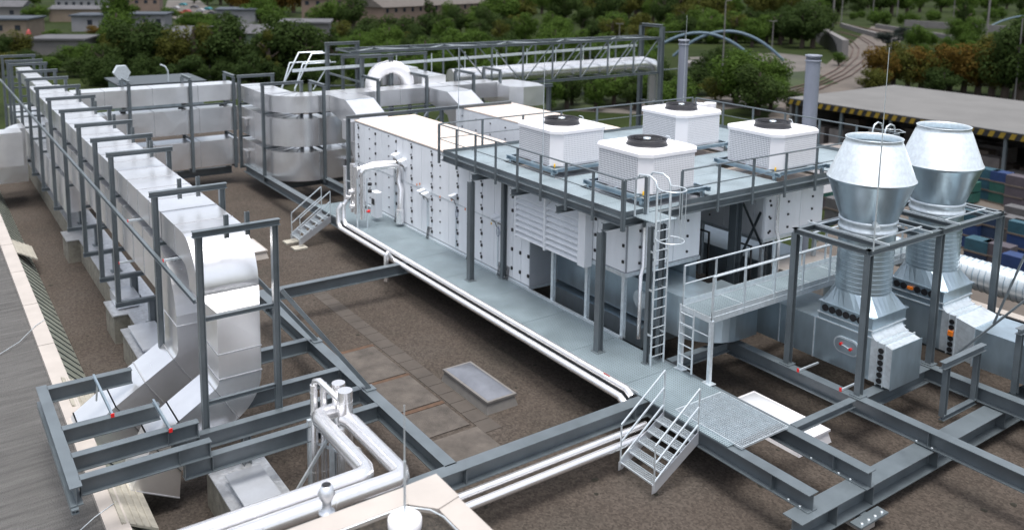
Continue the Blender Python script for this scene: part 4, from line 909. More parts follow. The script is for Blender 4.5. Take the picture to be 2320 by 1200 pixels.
for i,(x,z) in enumerate(((-32.95,2.62),(-31.2,2.0),(-30.95,2.08),(-29.3,1.9),(-28.4,2.0),(-27.4,1.85),(-25.6,1.75),(-23.75,1.75))):
    tag(MB().box(x,x+.05,YW-.045,YW-.024,z,z+.08).build('cable_tag', M['yellow'] if i in (0,6,7) else M['orange']), '%s small orange or yellow tag on the white unit, from the left' % ordn(i), 'tag', 'small orange tags')
for i,(x) in enumerate((-33.0,-30.2,-27.1,-25.0,-24.5)):
    q = MB(); 
    for k in range(3): q.tube([(x+.07*k,YW-.06,.5),(x+.07*k,YW-.12,.1),(x+.07*k,YW-.15,.02)],.014,5)
    tag(q.build('cable_tails', M['black']), '%s tuft of black cables entering the walkway, from the left' % ordn(i), 'cables', 'black cable tails')
# cross beam over the rear of the units
cbm = thing('goal_beam', 'long grey beam on posts across the left ends of both white units', 'beam', (-37.6,21,-.3))
MB().ibeam((-37.6,16.9,3.93),(-37.6,26.4,3.93),.16,.16,tf=.014).build('top_beam', M['steel'], cbm)
for y in (17.0,22.1): MB().ibeam((-37.6,y,-.4),(-37.6,y,3.85),.16,.16,up=(0,1,0),tf=.014).build('post', M['steel'], cbm)
MB().bar((-37.6,20.6,2.2),(-37.6,22.0,3.6),.07,.04).build('brace_bar', M['steel'], cbm); MB().bar((-38.2,20.4,2.2),(-38.6,22.0,3.8),.09,.09).build('brace_bar', M['steel'], cbm); MB().bar((-38.6,20.0,2.0),(-38.9,21.4,3.6),.09,.09).build('brace_bar', M['steel'], cbm)
tag(MB().tube([(-40.5,20.7,2.0),(-40.5,22.9,2.0)],.45,20).build('flex_duct', M['galv']), 'round silver duct piece glimpsed between the two white units', 'duct')
# white pipe loop
pts = [(-44.5,21.55,3.4),(-44.5,21.6,4.2)]+[(-44.5,22.72-1.12*math.cos(R(a)),4.35+.98*math.sin(R(a))) for a in (12,38,62,90,118,142,168)]+[(-44.5,23.84,4.2),(-44.5,23.9,3.4)]
tag(MB().tube(pts,.40,20).build('pipe_loop', M['insul']), 'thick white wrapped pipe arching over the rear ducts', 'pipe')
# ---------------------------------------------------------------- TRUSS PIPE BRIDGE
tb = thing('truss_bridge', 'long grey steel truss bridge carrying a shiny pipe, behind the white units', 'truss bridge', (-46,32,3.7))
TX0, TX1, TZ0, TZ1, TY0, TY1 = -46.9, -45.0, 3.72, 6.2, 20.5, 44.4
for x in (TX0,TX1):
    for z in (TZ0,TZ1): MB().ibeam((x,TY0 if z==TZ1 else 27.5,z),(x,TY1,z),.16,.14,tf=.014).build('chord', M['steel'], tb)
    q = MB(); k = 0; y = TY0; ys_ = []
    while y <= TY1+.01: ys_.append(y); y += (TY1-TY0)/10
    for y in ys_:
        if y > 27: MB().bar((x,y,TZ0),(x,y,TZ1),.09).build('upright', M['steel'], tb)
    for i in range(3,10):
        a_, b_ = ((ys_[i],TZ0),(ys_[i+1],TZ1)) if i > 4 else ((ys_[i],TZ1),(ys_[i+1],TZ0))
        MB().bar((x,a_[0],a_[1]),(x,b_[0],b_[1]),.06).build('diagonal', M['steel'], tb)
for i,y in enumerate(ys_):
    MB().bar((TX0,y,TZ1),(TX1,y,TZ1),.07).build('cross_bar', M['steel'], tb)
    if i < 10: MB().bar((TX0 if i%2 else TX1,y,TZ1),(TX1 if i%2 else TX0,ys_[i+1],TZ1),.05).build('roof_brace', M['galv_bright'], tb)
    if y > 27: MB().bar((TX0,y,TZ0),(TX1,y,TZ0),.1).build('cross_bar', M['steel'], tb)
MB().bar((-46.2,17.6,5.2),(-46.2,TY1-1,5.62),.1,.16).build('cable_tray', M['galv_bright'], tb)
for y in ys_[1:10]: MB().bar((-46.1,y+1.1,TZ0+.6),(-46.1,y+1.1,TZ1-.4),.04).build('hanger', M['galv_bright'], tb)
tpn = thing('clad_pipeline', 'big shiny pipe inside the truss bridge, bending down at its right end', 'pipe', (-45.9,36,4.4))
MB().tube([(-45.9,27.6,4.3),(-45.9,43.6,4.35),(-45.9,44.6,4.15),(-45.9,45.0,3.5),(-45.9,45.0,-9.9)],.5,24).build('pipe_shell', M['alu_pipe'], tpn)
bands(tpn, M['alu_pipe'], [((-45.9,28.2+2.39*k-.03,4.32),(-45.9,28.2+2.39*k+.03,4.32)) for k in range(7)], .51, 24)
tt = thing('truss_tower', 'tall grey trestle tower holding the right end of the truss bridge', 'tower', (-46,44.4,-10))
for x in (TX0-.1,TX1+.1):
    for y in (44.6,): MB().ibeam((x,y,-10),(x,y,7.0),.3,.26,up=(0,1,0)).build('post', M['steel'], tt)
MB().ibeam((TX0-.1,44.6,7.05),(TX1+.1,44.6,7.05),.2,.3).build('head_beam', M['steel'], tt)
for z in (-1.5,1.5): MB().bar((TX0-.1,44.6,z),(TX1+.1,44.6,z),.1).build('tie', M['steel'], tt)
q = MB(); q.bar((TX1+.1,44.7,6.6),(TX1+.1,47.0,6.6),.06); q.bar((TX1+.1,47.0,6.6),(TX1+.1,46.8,3.9),.07); q.bar((TX1+.1,44.7,3.9),(TX1+.1,46.8,3.9),.07); q.build('side_bracket', M['steel'], tt)
for y in (33.6,36.2):
    MB()
g3 = thing('bridge_trestle', 'grey goalpost trestle under the middle of the truss bridge', 'trestle', (-44.8,32,-10))
for y in (31.4,34.1): MB().ibeam((-44.4,y,-10),(-44.4,y,3.45),.24,.22,up=(0,1,0)).build('post', M['steel'], g3)
MB().ibeam((-44.4,31.1,3.55),(-44.4,34.4,3.55),.2,.2).build('head_beam', M['steel'], g3)
# left end stair/frames of the truss
lf = thing('steel_gantry', 'tall dark frames with slanting galvanised rails at the left end of the truss bridge', 'frame', (-47,20,-1))
for x,y0_,y1_,zt_ in ((-46.4,19.75,21.6,6.55),(-44.3,20.9,22.7,5.95)):
    for y in (y0_,y1_): MB().ibeam((x,y,-1.2),(x,y,zt_),.2,.2,up=(0,1,0),tf=.016).build('post', M['steel'], lf)
    MB().ibeam((x,y0_-.15,zt_+.05),(x,y1_+.15,zt_+.05),.16,.18,tf=.016).build('head_beam', M['steel'], lf)
for z in (4.2,5.2,6.0): MB().bar((-46.4,19.75,z),(-46.4,21.6,z-.1),.08).build('tie', M['steel'], lf)
MB().bar((-46.3,19.75,4.95),(-44.2,22.9,3.9),.1).build('tie', M['steel'], lf)
for x in (-46.7,-47.5):
    o_ = .0 if x > -47 else -.45
    MB().tube([(x,17.9+o_,4.1),(x,18.95+o_,6.05),(x,19.95,6.05)],.05,6).build('slanting_rail', M['galv_bright'], lf)
    MB().tube([(x,17.9+o_,4.0),(x,18.4+o_,5.5),(x,20.4,5.5)],.045,6).build('slanting_rail', M['galv_bright'], lf)
MB().bar((-46.7,19.0,4.0),(-46.7,19.9,5.3),.05).build('slanting_rail', M['galv_bright'], lf)
# ---------------------------------------------------------------- STACKS, RODS
for x,y,zt_,r,lab in ((-34.6,36.1,7.15,.27,'thinner grey flue stack behind the rearmost cooling unit'),(-25.1,34.8,7.2,.33,'thick grey flue stack right of the cooling units')):
    t = thing('flue_stack', lab, 'stack', (x,y,-10), 'grey flue stacks')
    MB().tube([(x,y,-10),(x,y,zt_)],r,28).build('flue', M['pvc'], t)
    MB().lathe([(r,zt_-.32),(r+.04,zt_-.3),(r+.04,zt_-.24),(r,zt_-.22),(r,zt_-.1),(r+.05,zt_-.08),(r+.05,zt_),(r-.03,zt_),(r-.03,zt_-.2),(.001,zt_-.2)],(x,y,0),28).build('rim', M['pvc'], t)
def rod(x,y,z0,z1,lab,m='galv_bright'):
    t = thing('lightning_rod', lab, 'lightning rod', (x,y,z0), 'thin lightning rods')
    MB().tube([(x,y,z0),(x,y,z0+(z1-z0)*.55)],.02,6).build('rod_base', M[m], t); MB().tube([(x,y,z0+(z1-z0)*.55),(x,y,z1)],[.012,.008],5).build('rod_tip', M[m], t)
    return t
rod(-23.1,17.55,4.1,8.1,'thin lightning rod in front of the leftmost cooling unit'); rod(-12.2,19.9,4.0,9.2,'tall thin lightning rod in front of the nearer cowl')
rod(-28.0,17.2,3.8,8.0,'thin lightning rod rising from the roof of the long white unit'); rod(-33.4,35.0,-1,8.6,'thin lightning rod in front of the thinner grey stack')
# ---------------------------------------------------------------- FOREGROUND PIPES AND RISER
fp = thing('insulated_pipes', 'two thick silver insulated pipes turning a corner in the lower foreground', 'pipes', (-16,6,.4))
PZf = .42
def pipe_path(x0, y, xr):
    return [(x0,y,PZf),(xr-.28,y,PZf),(xr-.08,y-.06,PZf),(xr,y-.26,PZf),(xr,.5,PZf)]
MB().tube([(-18.45,7.88,PZf),(-18.45,7.6,PZf),(-18.38,7.46,PZf),(-18.2,7.42,PZf),(-15.8,7.42,PZf),(-15.63,7.36,PZf),(-15.58,7.18,PZf),(-15.58,.3,PZf)],.185,20).build('pipe_run', M['alu_pipe'], fp)
MB().tube([(-17.95,7.92,PZf),(-17.7,8.0,PZf),(-15.3,8.0,PZf),(-15.14,7.94,PZf),(-15.08,7.78,PZf),(-15.08,.3,PZf)],.185,20).build('pipe_run', M['alu_pipe'], fp)
bands(fp, M['alu_pipe'], [((x-.02,y,PZf),(x+.02,y,PZf)) for x,y in ((-17.3,7.45),(-16.4,7.45),(-17.1,8.0),(-16.0,8.0))]+[((x,y-.02,PZf),(x,y+.02,PZf)) for x in (-15.58,-15.08) for y in (6.4,4.9,3.4)], .189, 20)
rs = thing('pipe_riser', 'cluster of vertical silver pipes with capped tops rising beside the cross beams', 'pipes', (-18.4,7.9,-2.2))
for x,y,r,zt_ in ((-18.72,7.72,.09,1.05),(-18.42,7.98,.16,1.12),(-17.98,7.95,.18,1.12),(-18.78,7.5,.09,1.05)):
    zb_ = -2.0
    MB().tube([(x,y,zb_),(x,y,zt_)],r,20).build('riser_pipe', M['alu_pipe'], rs)
    bands(rs, M['alu_pipe'], [((x,y,z-.015),(x,y,z+.015)) for z in (-1.2,-.4,.3,.85)], r+.006, 20)
MB().tube([(-18.78,7.5,1.0),(-18.74,7.52,1.15),(-18.6,7.58,1.2),(-18.4,7.66,1.1),(-18.15,7.8,.92),(-18.02,7.88,.82)],.075,14).build('bypass_pipe', M['alu_pipe'], rs)
for x,y in ((-18.85,7.4),(-18.35,7.75)): MB().bar((x,y,-2.2),(x,y,.15),.1,.1).build('stand_post', M['galv_bright'], rs)
MB().bar((-18.5,7.7,-.3),(-18.6,6.6,-1.9),.07,.07).build('stay', M['galv_bright'], rs)
for z in (-.15,-.5): MB().bar((-18.95,7.5,z),(-17.9,8.0,z),.05).build('clamp_rail', M['galv_bright'], rs)
# ---------------------------------------------------------------- NEAR PARAPET CORNER
np_ = thing('near_rooftop', 'cream coped parapet corner of the nearer roof at the bottom edge', 'roof parapet', (-9.5,4.5,3.3))
ZP = 3.4
A_ = [(-10.62,6.15),(-8.4,6.15)]
q = MB(); q.prism([(-10.6,-2,ZP-.12),(-10.6,5.75,ZP-.12),(-10.2,6.1,ZP-.12),(-10.2,-2,ZP-.12)],(0,0,.12)); q.build('coping_side', M['coping'], np_)
q = MB(); q.prism([(-10.6,5.6,ZP-.115),(-10.62,6.16,ZP-.115),(-9.95,6.16,ZP-.115),(-9.85,5.75,ZP-.115),(-10.17,5.45,ZP-.115)],(0,0,.125)); q.build('coping_corner', M['coping'], np_)
q = MB(); q.prism([(-9.94,6.14,ZP-.12),(-9.84,5.76,ZP-.12),(-3,5.76,ZP-.12),(-3,6.14,ZP-.12)][::-1],(0,0,.118)); q.build('coping_side', M['coping'], np_)
q = MB(); q.box(-10.56,-3,-2,6.1,-2.2,ZP-.2); q.build('parapet_block', M['wallr'], np_)
q = MB(); q.box(-10.2,-3,-2,5.76,ZP-.25,ZP-.08); q.build('dark_gravel', mat('dark wet gravel', (.035,.033,.03), .9, 0, .6, 25, bump=.8, bscale=60, col2=(.09,.075,.06)), np_)
tag(MB().tube([(-10.12,-1,ZP+.04),(-10.12,5.35,ZP+.04),(-9.85,5.62,ZP+.04),(-9.6,5.7,ZP+.04),(-3,5.7,ZP+.04)],.011,6).build('lightning_wire', M['galv_bright']), 'thin bright lightning wire following the inside of the near parapet', 'wire')
t = rod(-9.82,5.2,ZP-.05,5.15,'nearest lightning rod standing in a round white base on the near roof')
MB().lathe([(.22,0),(.235,.05),(.235,.17),(.2,.2),(.03,.21),(.001,.21)],(-9.82,5.2,ZP-.08),28).build('round_base', M['white_top'], t)
vc = thing('roof_vent', 'small silver vent pipe with a diamond-shaped cap beside the near parapet', 'vent', (-10.8,4.35,3))
vx, vy = -10.75, 4.45; vz = 3.35
MB().lathe([(.06,-.5),(.06,.12),(.115,.13),(.115,.15),(.065,.15),(.065,.3),(.125,.42),(.075,.56),(.07,.56),(.06,.5)],(vx,vy,vz-.15),20).build('cap_body', M['zinc_plate'], vc)
MB().lathe([(.066,.565),(.001,.565)],(vx,vy,vz-.15),16).build('opening', M['black'], vc)
# ---------------------------------------------------------------- SKYLIGHTS AND SLABS
def skylight(x0,x1,y0,y1,z,lab,dome,frame):
    t = thing('skylight', lab, 'skylight', ((x0+x1)/2,(y0+y1)/2,z), 'rooftop skylights')
    q = MB(); q.add([(x0-.08,y0-.08,z),(x1+.08,y0-.08,z),(x1+.08,y1+.08,z),(x0-.08,y1+.08,z),(x0,y0,z+.3),(x1,y0,z+.3),(x1,y1,z+.3),(x0,y1,z+.3)],[(0,1,5,4),(1,2,6,5),(2,3,7,6),(3,0,4,7),(4,5,6,7)]); q.build('upstand', M[frame], t)
    q = MB(); q.box(x0-.05,x1+.05,y0-.05,y1+.05,z+.3,z+.36); q.build('frame', M[frame], t)
    q = MB(); n_ = 6; v = []
    for j in range(n_+1):
        for i in range(n_+1):
            u, w_ = i/n_, j/n_; h = .16*(1-(2*u-1)**4)*(1-(2*w_-1)**4); v.append((x0+.02+(x1-x0-.04)*u, y0+.02+(y1-y0-.04)*w_, z+.362+h))
    q.add(v,[(j*(n_+1)+i,j*(n_+1)+i+1,(j+1)*(n_+1)+i+1,(j+1)*(n_+1)+i) for j in range(n_) for i in range(n_)],True); q.build('dome', M[dome], t)
skylight(-21.3,-18.95,12.65,13.55,-1.3,'grey flat-domed skylight on the gravel between the beams, beside paving slabs','glass_dome','skl_frame')
skylight(-15.2,-12.75,18.15,19.35,-1.3,'white skylight under the beams, beside the mesh deck','white_dome','white_top')
skylight(-36.8,-35.0,11.0,12.0,-1.3,'small pale skylight seen behind the nearest duct elbow','white_dome','coping')
tile_i = 0
for i,(x0,x1,y0,y1) in enumerate([(-24.6,-22.35,10.1,11.9),(-22.15,-20.3,10.1,11.9),(-20.05,-18.7,10.1,11.9),(-18.5,-16.6,10.1,12.0)]):
    tag(MB().box(x0,x1,y0,y1,-1.3,-1.27).build('paving_slab', M['tile']), '%s large stained paving slab on the gravel beside the skylight, from the back' % ordn(i), 'paving slab', 'large stained paving slabs')
for i in range(20):
    x = -30.5+i*.62
    if x < -17.2: tag(MB().box(x,x+.6,12.02,12.56,-1.3,-1.285).build('paving_slab', M['tile2']), '%s small square slab in the row leading past the skylight, from the back' % ordn(i), 'paving slab', 'small square slabs in a row')
M['rust'] = mat('rusty moss strip', (.085,.050,.032), .95, 0, .3, 4)
for i,x in enumerate((-22.33,-20.27,-24.8)): tag(MB().box(x,x+.16,10.1,11.95,-1.3,-1.285).build('rust_strip', M['rust']), ('middle','front','back')[i]+' rust-brown strip between the large slabs', 'strip', 'rust-brown strips between slabs')
# window boxes on left roof
for i,(x,y,lab) in enumerate(((-41.5,3.9,'open pale timber hatch on the glazed strip at the left edge'),(-26.2,3.7,'open pale timber hatch just behind the slanting ducts'),(-20.0,3.75,'tilted timber hatch with a motor under the cantilever frame'))):
    t = thing('roof_hatch', lab, 'hatch', (x,y,-1.8), 'open timber hatches')
    q = MB(); q.add([(x-1.0,y-.6,-1.02),(x+1.0,y-.6,-1.02),(x+1.0,y+.15,-1.45),(x-1.0,y+.15,-1.45),(x-1.0,y-.6,-1.08),(x+1.0,y-.6,-1.08),(x+1.0,y+.15,-1.51),(x-1.0,y+.15,-1.51)],[(0,1,2,3),(7,6,5,4),(0,4,5,1),(1,5,6,2),(2,6,7,3),(3,7,4,0)])
    for k in range(1,5): q.bar((x-1.0,y-.6+.15*k,-1.0-.086*k),(x+1.0,y-.6+.15*k,-1.0-.086*k),.02,.02)
    q.build('board_lid', M['timber'], t)
    MB().tube([(x+.5,y,-1.9),(x+.8,y-.4,-1.2)],.02,6).build('arm', M['black'], t)
tag(MB().tube([(-32.2,3.3,-1.07),(-31.8,3.0,-1.05),(-30.8,2.4,-1.12),(-30.2,1.7,-1.2),(-29.6,.8,-1.22)],.012,5).build('roof_cable', M['galv_bright']), 'thin pale cable lying over the felt roof on the left', 'cable')
tag(MB().tube([(-19.9,3.2,-1.05),(-19.6,2.7,-1.08),(-19.3,2.2,-1.2),(-19,1.6,-1.22)],.012,5).build('roof_cable', M['galv_bright']), 'thin pale cable at the bottom left over the coping', 'cable')
# rooftop head house far back with hexagonal vent
rh = thing('rooftop_plantbox', 'low flat dark-topped plant box behind the far duct bank', 'plant box', (-60,14,2))
MB().box(-62,-58,11.0,16.0,1.5,3.35).build('box_body', M['galv'], rh); MB().box(-62.2,-57.8,10.8,16.2,3.35,3.45).build('box_roof', M['steel_dark'], rh)
hxv = thing('hexagonal_vent', 'hexagonal galvanised vent head on the plant box', 'vent', (-60,11.5,3.4))
q = MB(); q.prism([(-58.4,11.2+.5*math.cos(R(a)),4.15+.5*math.sin(R(a))) for a in range(0,360,60)],(-.5,0,0)); q.build('vent_head', M['galv_bright'], hxv); MB().tube([(-58.6,11.2,3.4),(-58.6,11.2,3.9)],.2,12).build('vent_neck', M['galv'], hxv)
tag(MB().box(-28.8,-22.4,31.5,33.4,1.5,3.2).build('rear_roof_box', M['white_top']), 'long white roof box behind the cooling units', 'roof box')
for i,dy in enumerate((0,.62)): tag(MB().tube([(-30.2,33.0+dy,2.6),(-30.2,33.0+dy,4.35)],.3,16).build('vent_drum', M['white_top']), ('left' if i==0 else 'right')+' one of two short white vent drums between the rear cooling units', 'vent', 'white vent drums')
# gantry left ladder-like horizontal member at left edge
beam('steel_beam', (-56,2.6,-.1), (-56,5.2,-.1), 'grey beam stub at the left edge under the half-round duct', h=.4, w=.3)
exec('pass')
# ---------------------------------------------------------------- BACKGROUND
G = -10.0
def quad_road(pxs, name, m, z):
    mb_ = MB(); v = [at(px,py,z) for px,py in pxs]; mb_.add(v,[tuple(range(len(v)))]); return struct(name, mb_, m)
M['road'] = mat('dusty road', (.085,.076,.068), .95, 0, .25, .15, detail=6)
M['gravelyard'] = mat('pale ballast', (.088,.074,.063), .95, 0, .3, .25, detail=8)
M['grass'] = mat('dark lawn', (.02,.036,.008), 1, 0, .4, .12, col2=(.03,.044,.010))
M['rail'] = mat('rusty rail', (.07,.035,.025), .7)
M['h_wall_pink'] = mat('dull pink render', (.18,.13,.105), .9, 0, .12, .3); M['h_wall_grey'] = mat('dull grey render', (.15,.142,.14), .9, 0, .12, .4)
M['h_wall_tan'] = mat('tan render', (.19,.15,.115), .9, 0, .12, .4); M['h_wall_green'] = mat('pale green render', (.11,.14,.10), .9, 0, .1, .4); M['h_wall_white'] = mat('off white render', (.22,.22,.235), .9, 0, .1, .4)
M['roof_grey'] = mat('grey felt house roof', (.075,.075,.082), .9, 0, .2, .5); M['roof_beige'] = mat('beige tiled roof', (.095,.083,.075), .9, 0, .15, .6); M['roof_slate'] = mat('slate blue roof edge', (.04,.05,.065), .8)
M['glass'] = mat('dark window glass', (.02,.025,.035), .25)
M['orange_b'] = mat('orange facade', (.25,.07,.025), .9, 0, .2, .8)
quad_road([(1180,215),(1500,232),(1780,200),(1960,185),(1960,200),(1780,235),(1500,262),(1180,245)],'path',M['road'],G+.03)
quad_road([(1740,262),(1790,215),(1975,60),(2060,70),(2010,130),(1960,200),(2330,330),(2330,640),(2330,760),(1700,700),(1900,500)],'yard',M['gravelyard'],G+.06)
quad_road([(1560,130),(1760,120),(1830,128),(1880,150),(1780,170),(1600,165)],'road',M['road'],G+.05)
quad_road([(1770,165),(1840,160),(1900,190),(1760,203)],'lawn',M['grass'],G+.07)
quad_road([(1080,205),(1420,190),(1440,240),(1100,260)],'lawn',M['grass'],G+.04)
quad_road([(100,143),(250,138),(250,142),(100,148)],'lane',M['road'],G+.03)
quad_road([(380,0),(450,0),(490,30),(400,45),(370,30)],'car_park',M['road'],G+.03)
def rail_line(pix, lab, i):
    pts = [at(px,py,G+.25) for px,py in pix]
    q = MB()
    for s in (-.75,.75):
        pp = []
        for k,p in enumerate(pts):
            d = (pts[min(k+1,len(pts)-1)]-pts[max(k-1,0)]); d.z = 0; d.normalize(); pp.append(p+Vector((-d.y,d.x,0))*s)
        q.tube(pp,.12,5)
    tag(q.build('railway_track', M['rail']), lab, 'railway track', 'railway tracks')
rail_line([(1760,222),(1850,200),(1920,170),(1960,140),(1978,120),(1975,100),(1950,85),(1900,72)],'outer curved railway track beyond the warehouse',0)
rail_line([(1740,216),(1840,190),(1900,160),(1935,130),(1940,110),(1925,92),(1890,80)],'inner curved railway track beyond the warehouse',1)
rail_line([(1895,52),(2000,72),(2150,95),(2330,125)],'straight railway track along the low bridge walls',2)
def bar_bg(p0, p1, h, th, name, lab, cat, m, z0=G):
    a, b_ = at(*p0, z0), at(*p1, z0); q = MB(); d = (b_-a).normalized(); s = Vector((-d.y,d.x,0))*th/2
    q.prism([a-s,b_-s,b_+s,a+s],(0,0,h)); return tag(q.build(name, m), lab, cat)
bar_bg((1905,62),(2005,92),1.6,1,'bridge_wall','pale curved retaining wall beside the railway bend','wall',M['h_wall_grey'])
bar_bg((1985,64),(2160,92),1.6,1,'bridge_wall','pale low bridge parapet in front of the straight track','wall',M['h_wall_grey'])
bar_bg((2050,60),(2320,78),2.6,1,'bridge_wall','taller pale bridge parapet behind the straight track','wall',M['h_wall_grey'])
tp = thing('tunnel_portal','dark tunnel mouth in a pale curved wall beside the railway bend','tunnel',at(1885,125,G))
a = at(1868,100,G); b_ = at(1915,128,G); d = (b_-a).normalized(); s = Vector((-d.y,d.x,0))
q = MB(); L = (b_-a).length; prof = [(0,0),(0,4.6),(L,4.6),(L,0)]
q.prism([a+d*u+Vector((0,0,v_)) for u,v_ in ((-8,0),(-8,4.8),(L+4,4.4),(L+4,0))], s*-1.5); q.build('portal_wall', M['h_wall_grey'], tp)
q = MB(); q.prism([a+s*-1.7+d*(L*.5-L*.46*math.cos(R(g)))+Vector((0,0,4.2*math.sin(R(g)))) for g in range(0,181,15)], s*1.9); q.build('tunnel_mouth', M['black'], tp)
q2 = q
# houses
def house(px0, px1, pyb, h, depth, wall, roof, lab, cat='house', pitch=0.0, win=0, over=.6, rows=1, pyb2=None, nm='house'):
    a = at(px0,pyb,G); b_ = at(px1,pyb2 if pyb2 else pyb,G); d = b_-a; L = d.length; d.normalize(); n_ = Vector((-d.y,d.x,0))
    if n_.dot(a-EYE) < 0: n_ = -n_
    t = thing(nm, lab, cat, (a+b_)/2, None)
    c = [a,b_,b_+n_*depth,a+n_*depth]
    q = MB(); q.prism(c,(0,0,h)); q.build('wall', M[wall], t)
    o = [a-d*over-n_*over, b_+d*over-n_*over, b_+d*over+n_*(depth+over), a-d*over+n_*(depth+over)]
    q = MB()
    if pitch:
        r0, r1 = (o[0]+o[3])/2+Vector((0,0,h+pitch)), (o[1]+o[2])/2+Vector((0,0,h+pitch))
        e = [p+Vector((0,0,h-.05)) for p in o]
        q.add(e+[r0,r1],[(0,1,5,4),(2,3,4,5),(0,4,3),(1,2,5),(0,3,2,1)])
    else:
        q.prism([p+Vector((0,0,h+.004)) for p in o],(0,0,.45))
    q.build('roof', M[roof], t)
    if win:
        for rw in range(rows):
            for i in range(win):
                u = L*(i+.5)/win; z = h*(rw+.45)/rows; w_ = min(1.4, L/win*.4); hh = min(1.5, h/rows*.45)
                p = a+d*(u-w_/2)-n_*.06+Vector((0,0,z)); qq = MB(); qq.prism([p,p+d*w_,p+d*w_+Vector((0,0,hh)),p+Vector((0,0,hh))], n_*.1); qq.build('window', M['glass'], t)
    return t
house(-60,62,90,5.2,14,'h_wall_tan','roof_slate','tan house with a dark flat roof at the left edge, beside a red parasol',win=3)
house(-40,50,48,5,14,'h_wall_grey','roof_grey','grey gabled house at the far left edge',pitch=2,win=2)
house(68,190,126,3.4,11,'h_wall_grey','roof_grey','long low grey-roofed shed left of the dark trees',win=0)
house(112,240,50,4.5,16,'h_wall_tan','roof_grey','long grey-roofed house behind the round green bush',win=0,pitch=1)
house(163,246,72,4.6,14,'h_wall_white','roof_slate','pale house with slate flat roof and an orange parasol in front',win=1)
house(288,374,70,4.8,13,'h_wall_white','roof_slate','white house with slate roof behind the dark trees',win=3)
house(126,260,28,6,14,'h_wall_white','roof_slate','distant long white building near the top left',win=8)
house(258,362,26,7.5,16,'h_wall_pink','orange_b','far building with an orange upper storey at the top left',win=5)
house(492,578,64,5.8,14,'h_wall_white','roof_slate','pale boxy house below the brown trees',win=1,nm='house')
house(545,612,114,4.2,12,'h_wall_green','roof_grey','pale green house with grey gabled roof amid the trees',pitch=1.8,win=1)
house(391,428,128,4.5,8,'h_wall_grey','roof_grey','small grey gabled house half hidden by trees',pitch=2.2)
house(636,745,112,6.4,14,'h_wall_grey','roof_grey','grey house with a dark roof edge left of the truss frames',win=1)
house(684,830,50,8.6,14,'h_wall_pink','roof_beige','pinkish apartment block at the top, left of the long one',win=6,rows=2,nm='apartment_block',cat='apartment block')
house(868,1120,63,6.9,14,'h_wall_pink','roof_beige','very long pinkish apartment block with beige pitched roof',pitch=4,win=15,rows=2,pyb2=44,nm='apartment_block',cat='apartment block')
house(1150,1235,12,7,16,'h_wall_pink','roof_beige','distant pinkish block at the top centre',win=6,rows=2,nm='apartment_block',cat='apartment block')
house(1560,1640,46,2.5,10,'h_wall_grey','roof_beige','low dull building among the trees at the top right of centre')
# parked cars (far top left)
cars = [(395,22),(412,14),(420,30),(438,20),(452,28),(468,24),(405,34),(478,34)]
cm = [mat('car paint %d' % i, c, .3) for i,c in enumerate(((.3,.3,.32),(.02,.15,.18),(.25,.03,.03),(.05,.05,.06)))]
cnm = ('silver','teal','red','black')
for i,(px,py) in enumerate(cars):
    p = at(px,py,G+.05); t = thing('parked_car', 'distant %s parked car, %s from the left in the far car park' % (cnm[i%4], ordn(i)), 'car', p, 'cars in the far car park')
    yaw = .5
    q = MB(); pr = [(-2.1,.35),(-2.1,.85),(-1.3,.98),(-.7,1.45),(.9,1.45),(1.5,1.0),(2.1,.85),(2.1,.35)]
    q.prism([p+Vector((u*math.cos(yaw),u*math.sin(yaw),v_)) for u,v_ in pr], (-1.7*math.sin(yaw),1.7*math.cos(yaw),0)); q.build('body', cm[i%4], t)
    for u in (-1.3,1.3):
        c0 = p+Vector((u*math.cos(yaw)+.05*math.sin(yaw),u*math.sin(yaw)-.05*math.cos(yaw),.34)); MB().tube([c0,c0+Vector((-.2*math.sin(yaw),.2*math.cos(yaw),0))],.34,10).build('wheel', M['black'], t)
# parasols
for px,py,c,lab in ((66,92,'red','closed red parasol beside the tan house'),(178,66,'orange','orange parasol in front of the pale slate-roofed house')):
    p = at(px,py,G); t = thing('parasol', lab, 'parasol', p)
    MB().tube([p,p+Vector((0,0,3))],.05,6).build('pole', M['h_wall_grey'], t); MB().lathe([(.7,1.5),(.45,2.5),(.05,3.1)],p,12,False).build('canopy', M['red_soft'] if c == 'red' else M[c], t)
# lamp posts and masts
def lamp(px, py, h, lab, two=True):
    p = at(px,py,G); t = thing('street_lamp', lab, 'street lamp', p, 'distant street lamps')
    MB().tube([p,p+Vector((0,0,h))],[.14,.09],8).build('pole', M['h_wall_grey'], t)
    q = MB(); 
    for s in ((-1,1) if two else (1,)): q.bar(p+Vector((0,0,h)),p+Vector((s*CR.x*1.0,s*CR.y*1.0,h+.1)),.28,.14)
    q.build('lamp_head', M['h_wall_grey'], t)
lamp(476,176,9.5,'tall grey lamp post standing among the dark trees behind the far duct bank')
lamp(1012,110,5.5,'short twin lamp post in front of the long apartment block')
lamp(1402,118,7.2,'slim lamp post behind the right part of the truss bridge')
lamp(1634,212,16,'tall single-arm lamp post in front of the blue arches',False)
lamp(1748,125,8.6,'twin lamp post right of the blue arches'); lamp(2012,196,9,'thin lamp post in front of the orange hedge trees',False)
def mast(px, py, h, lab, r=.22):
    p = at(px,py,G); tag(MB().tube([p,p+Vector((0,0,h))],[r,r*.8],8).build('railway_mast', M['h_wall_grey']), lab, 'mast', 'railway masts')
mast(1886,62,22,'thick paired railway mast at the head of the rail bend',.35); mast(1906,50,22,'second mast just right of the thick paired mast'); mast(1977,40,20,'railway mast above the pale curved wall'); mast(2001,36,20,'railway mast right of the one above the curved wall')
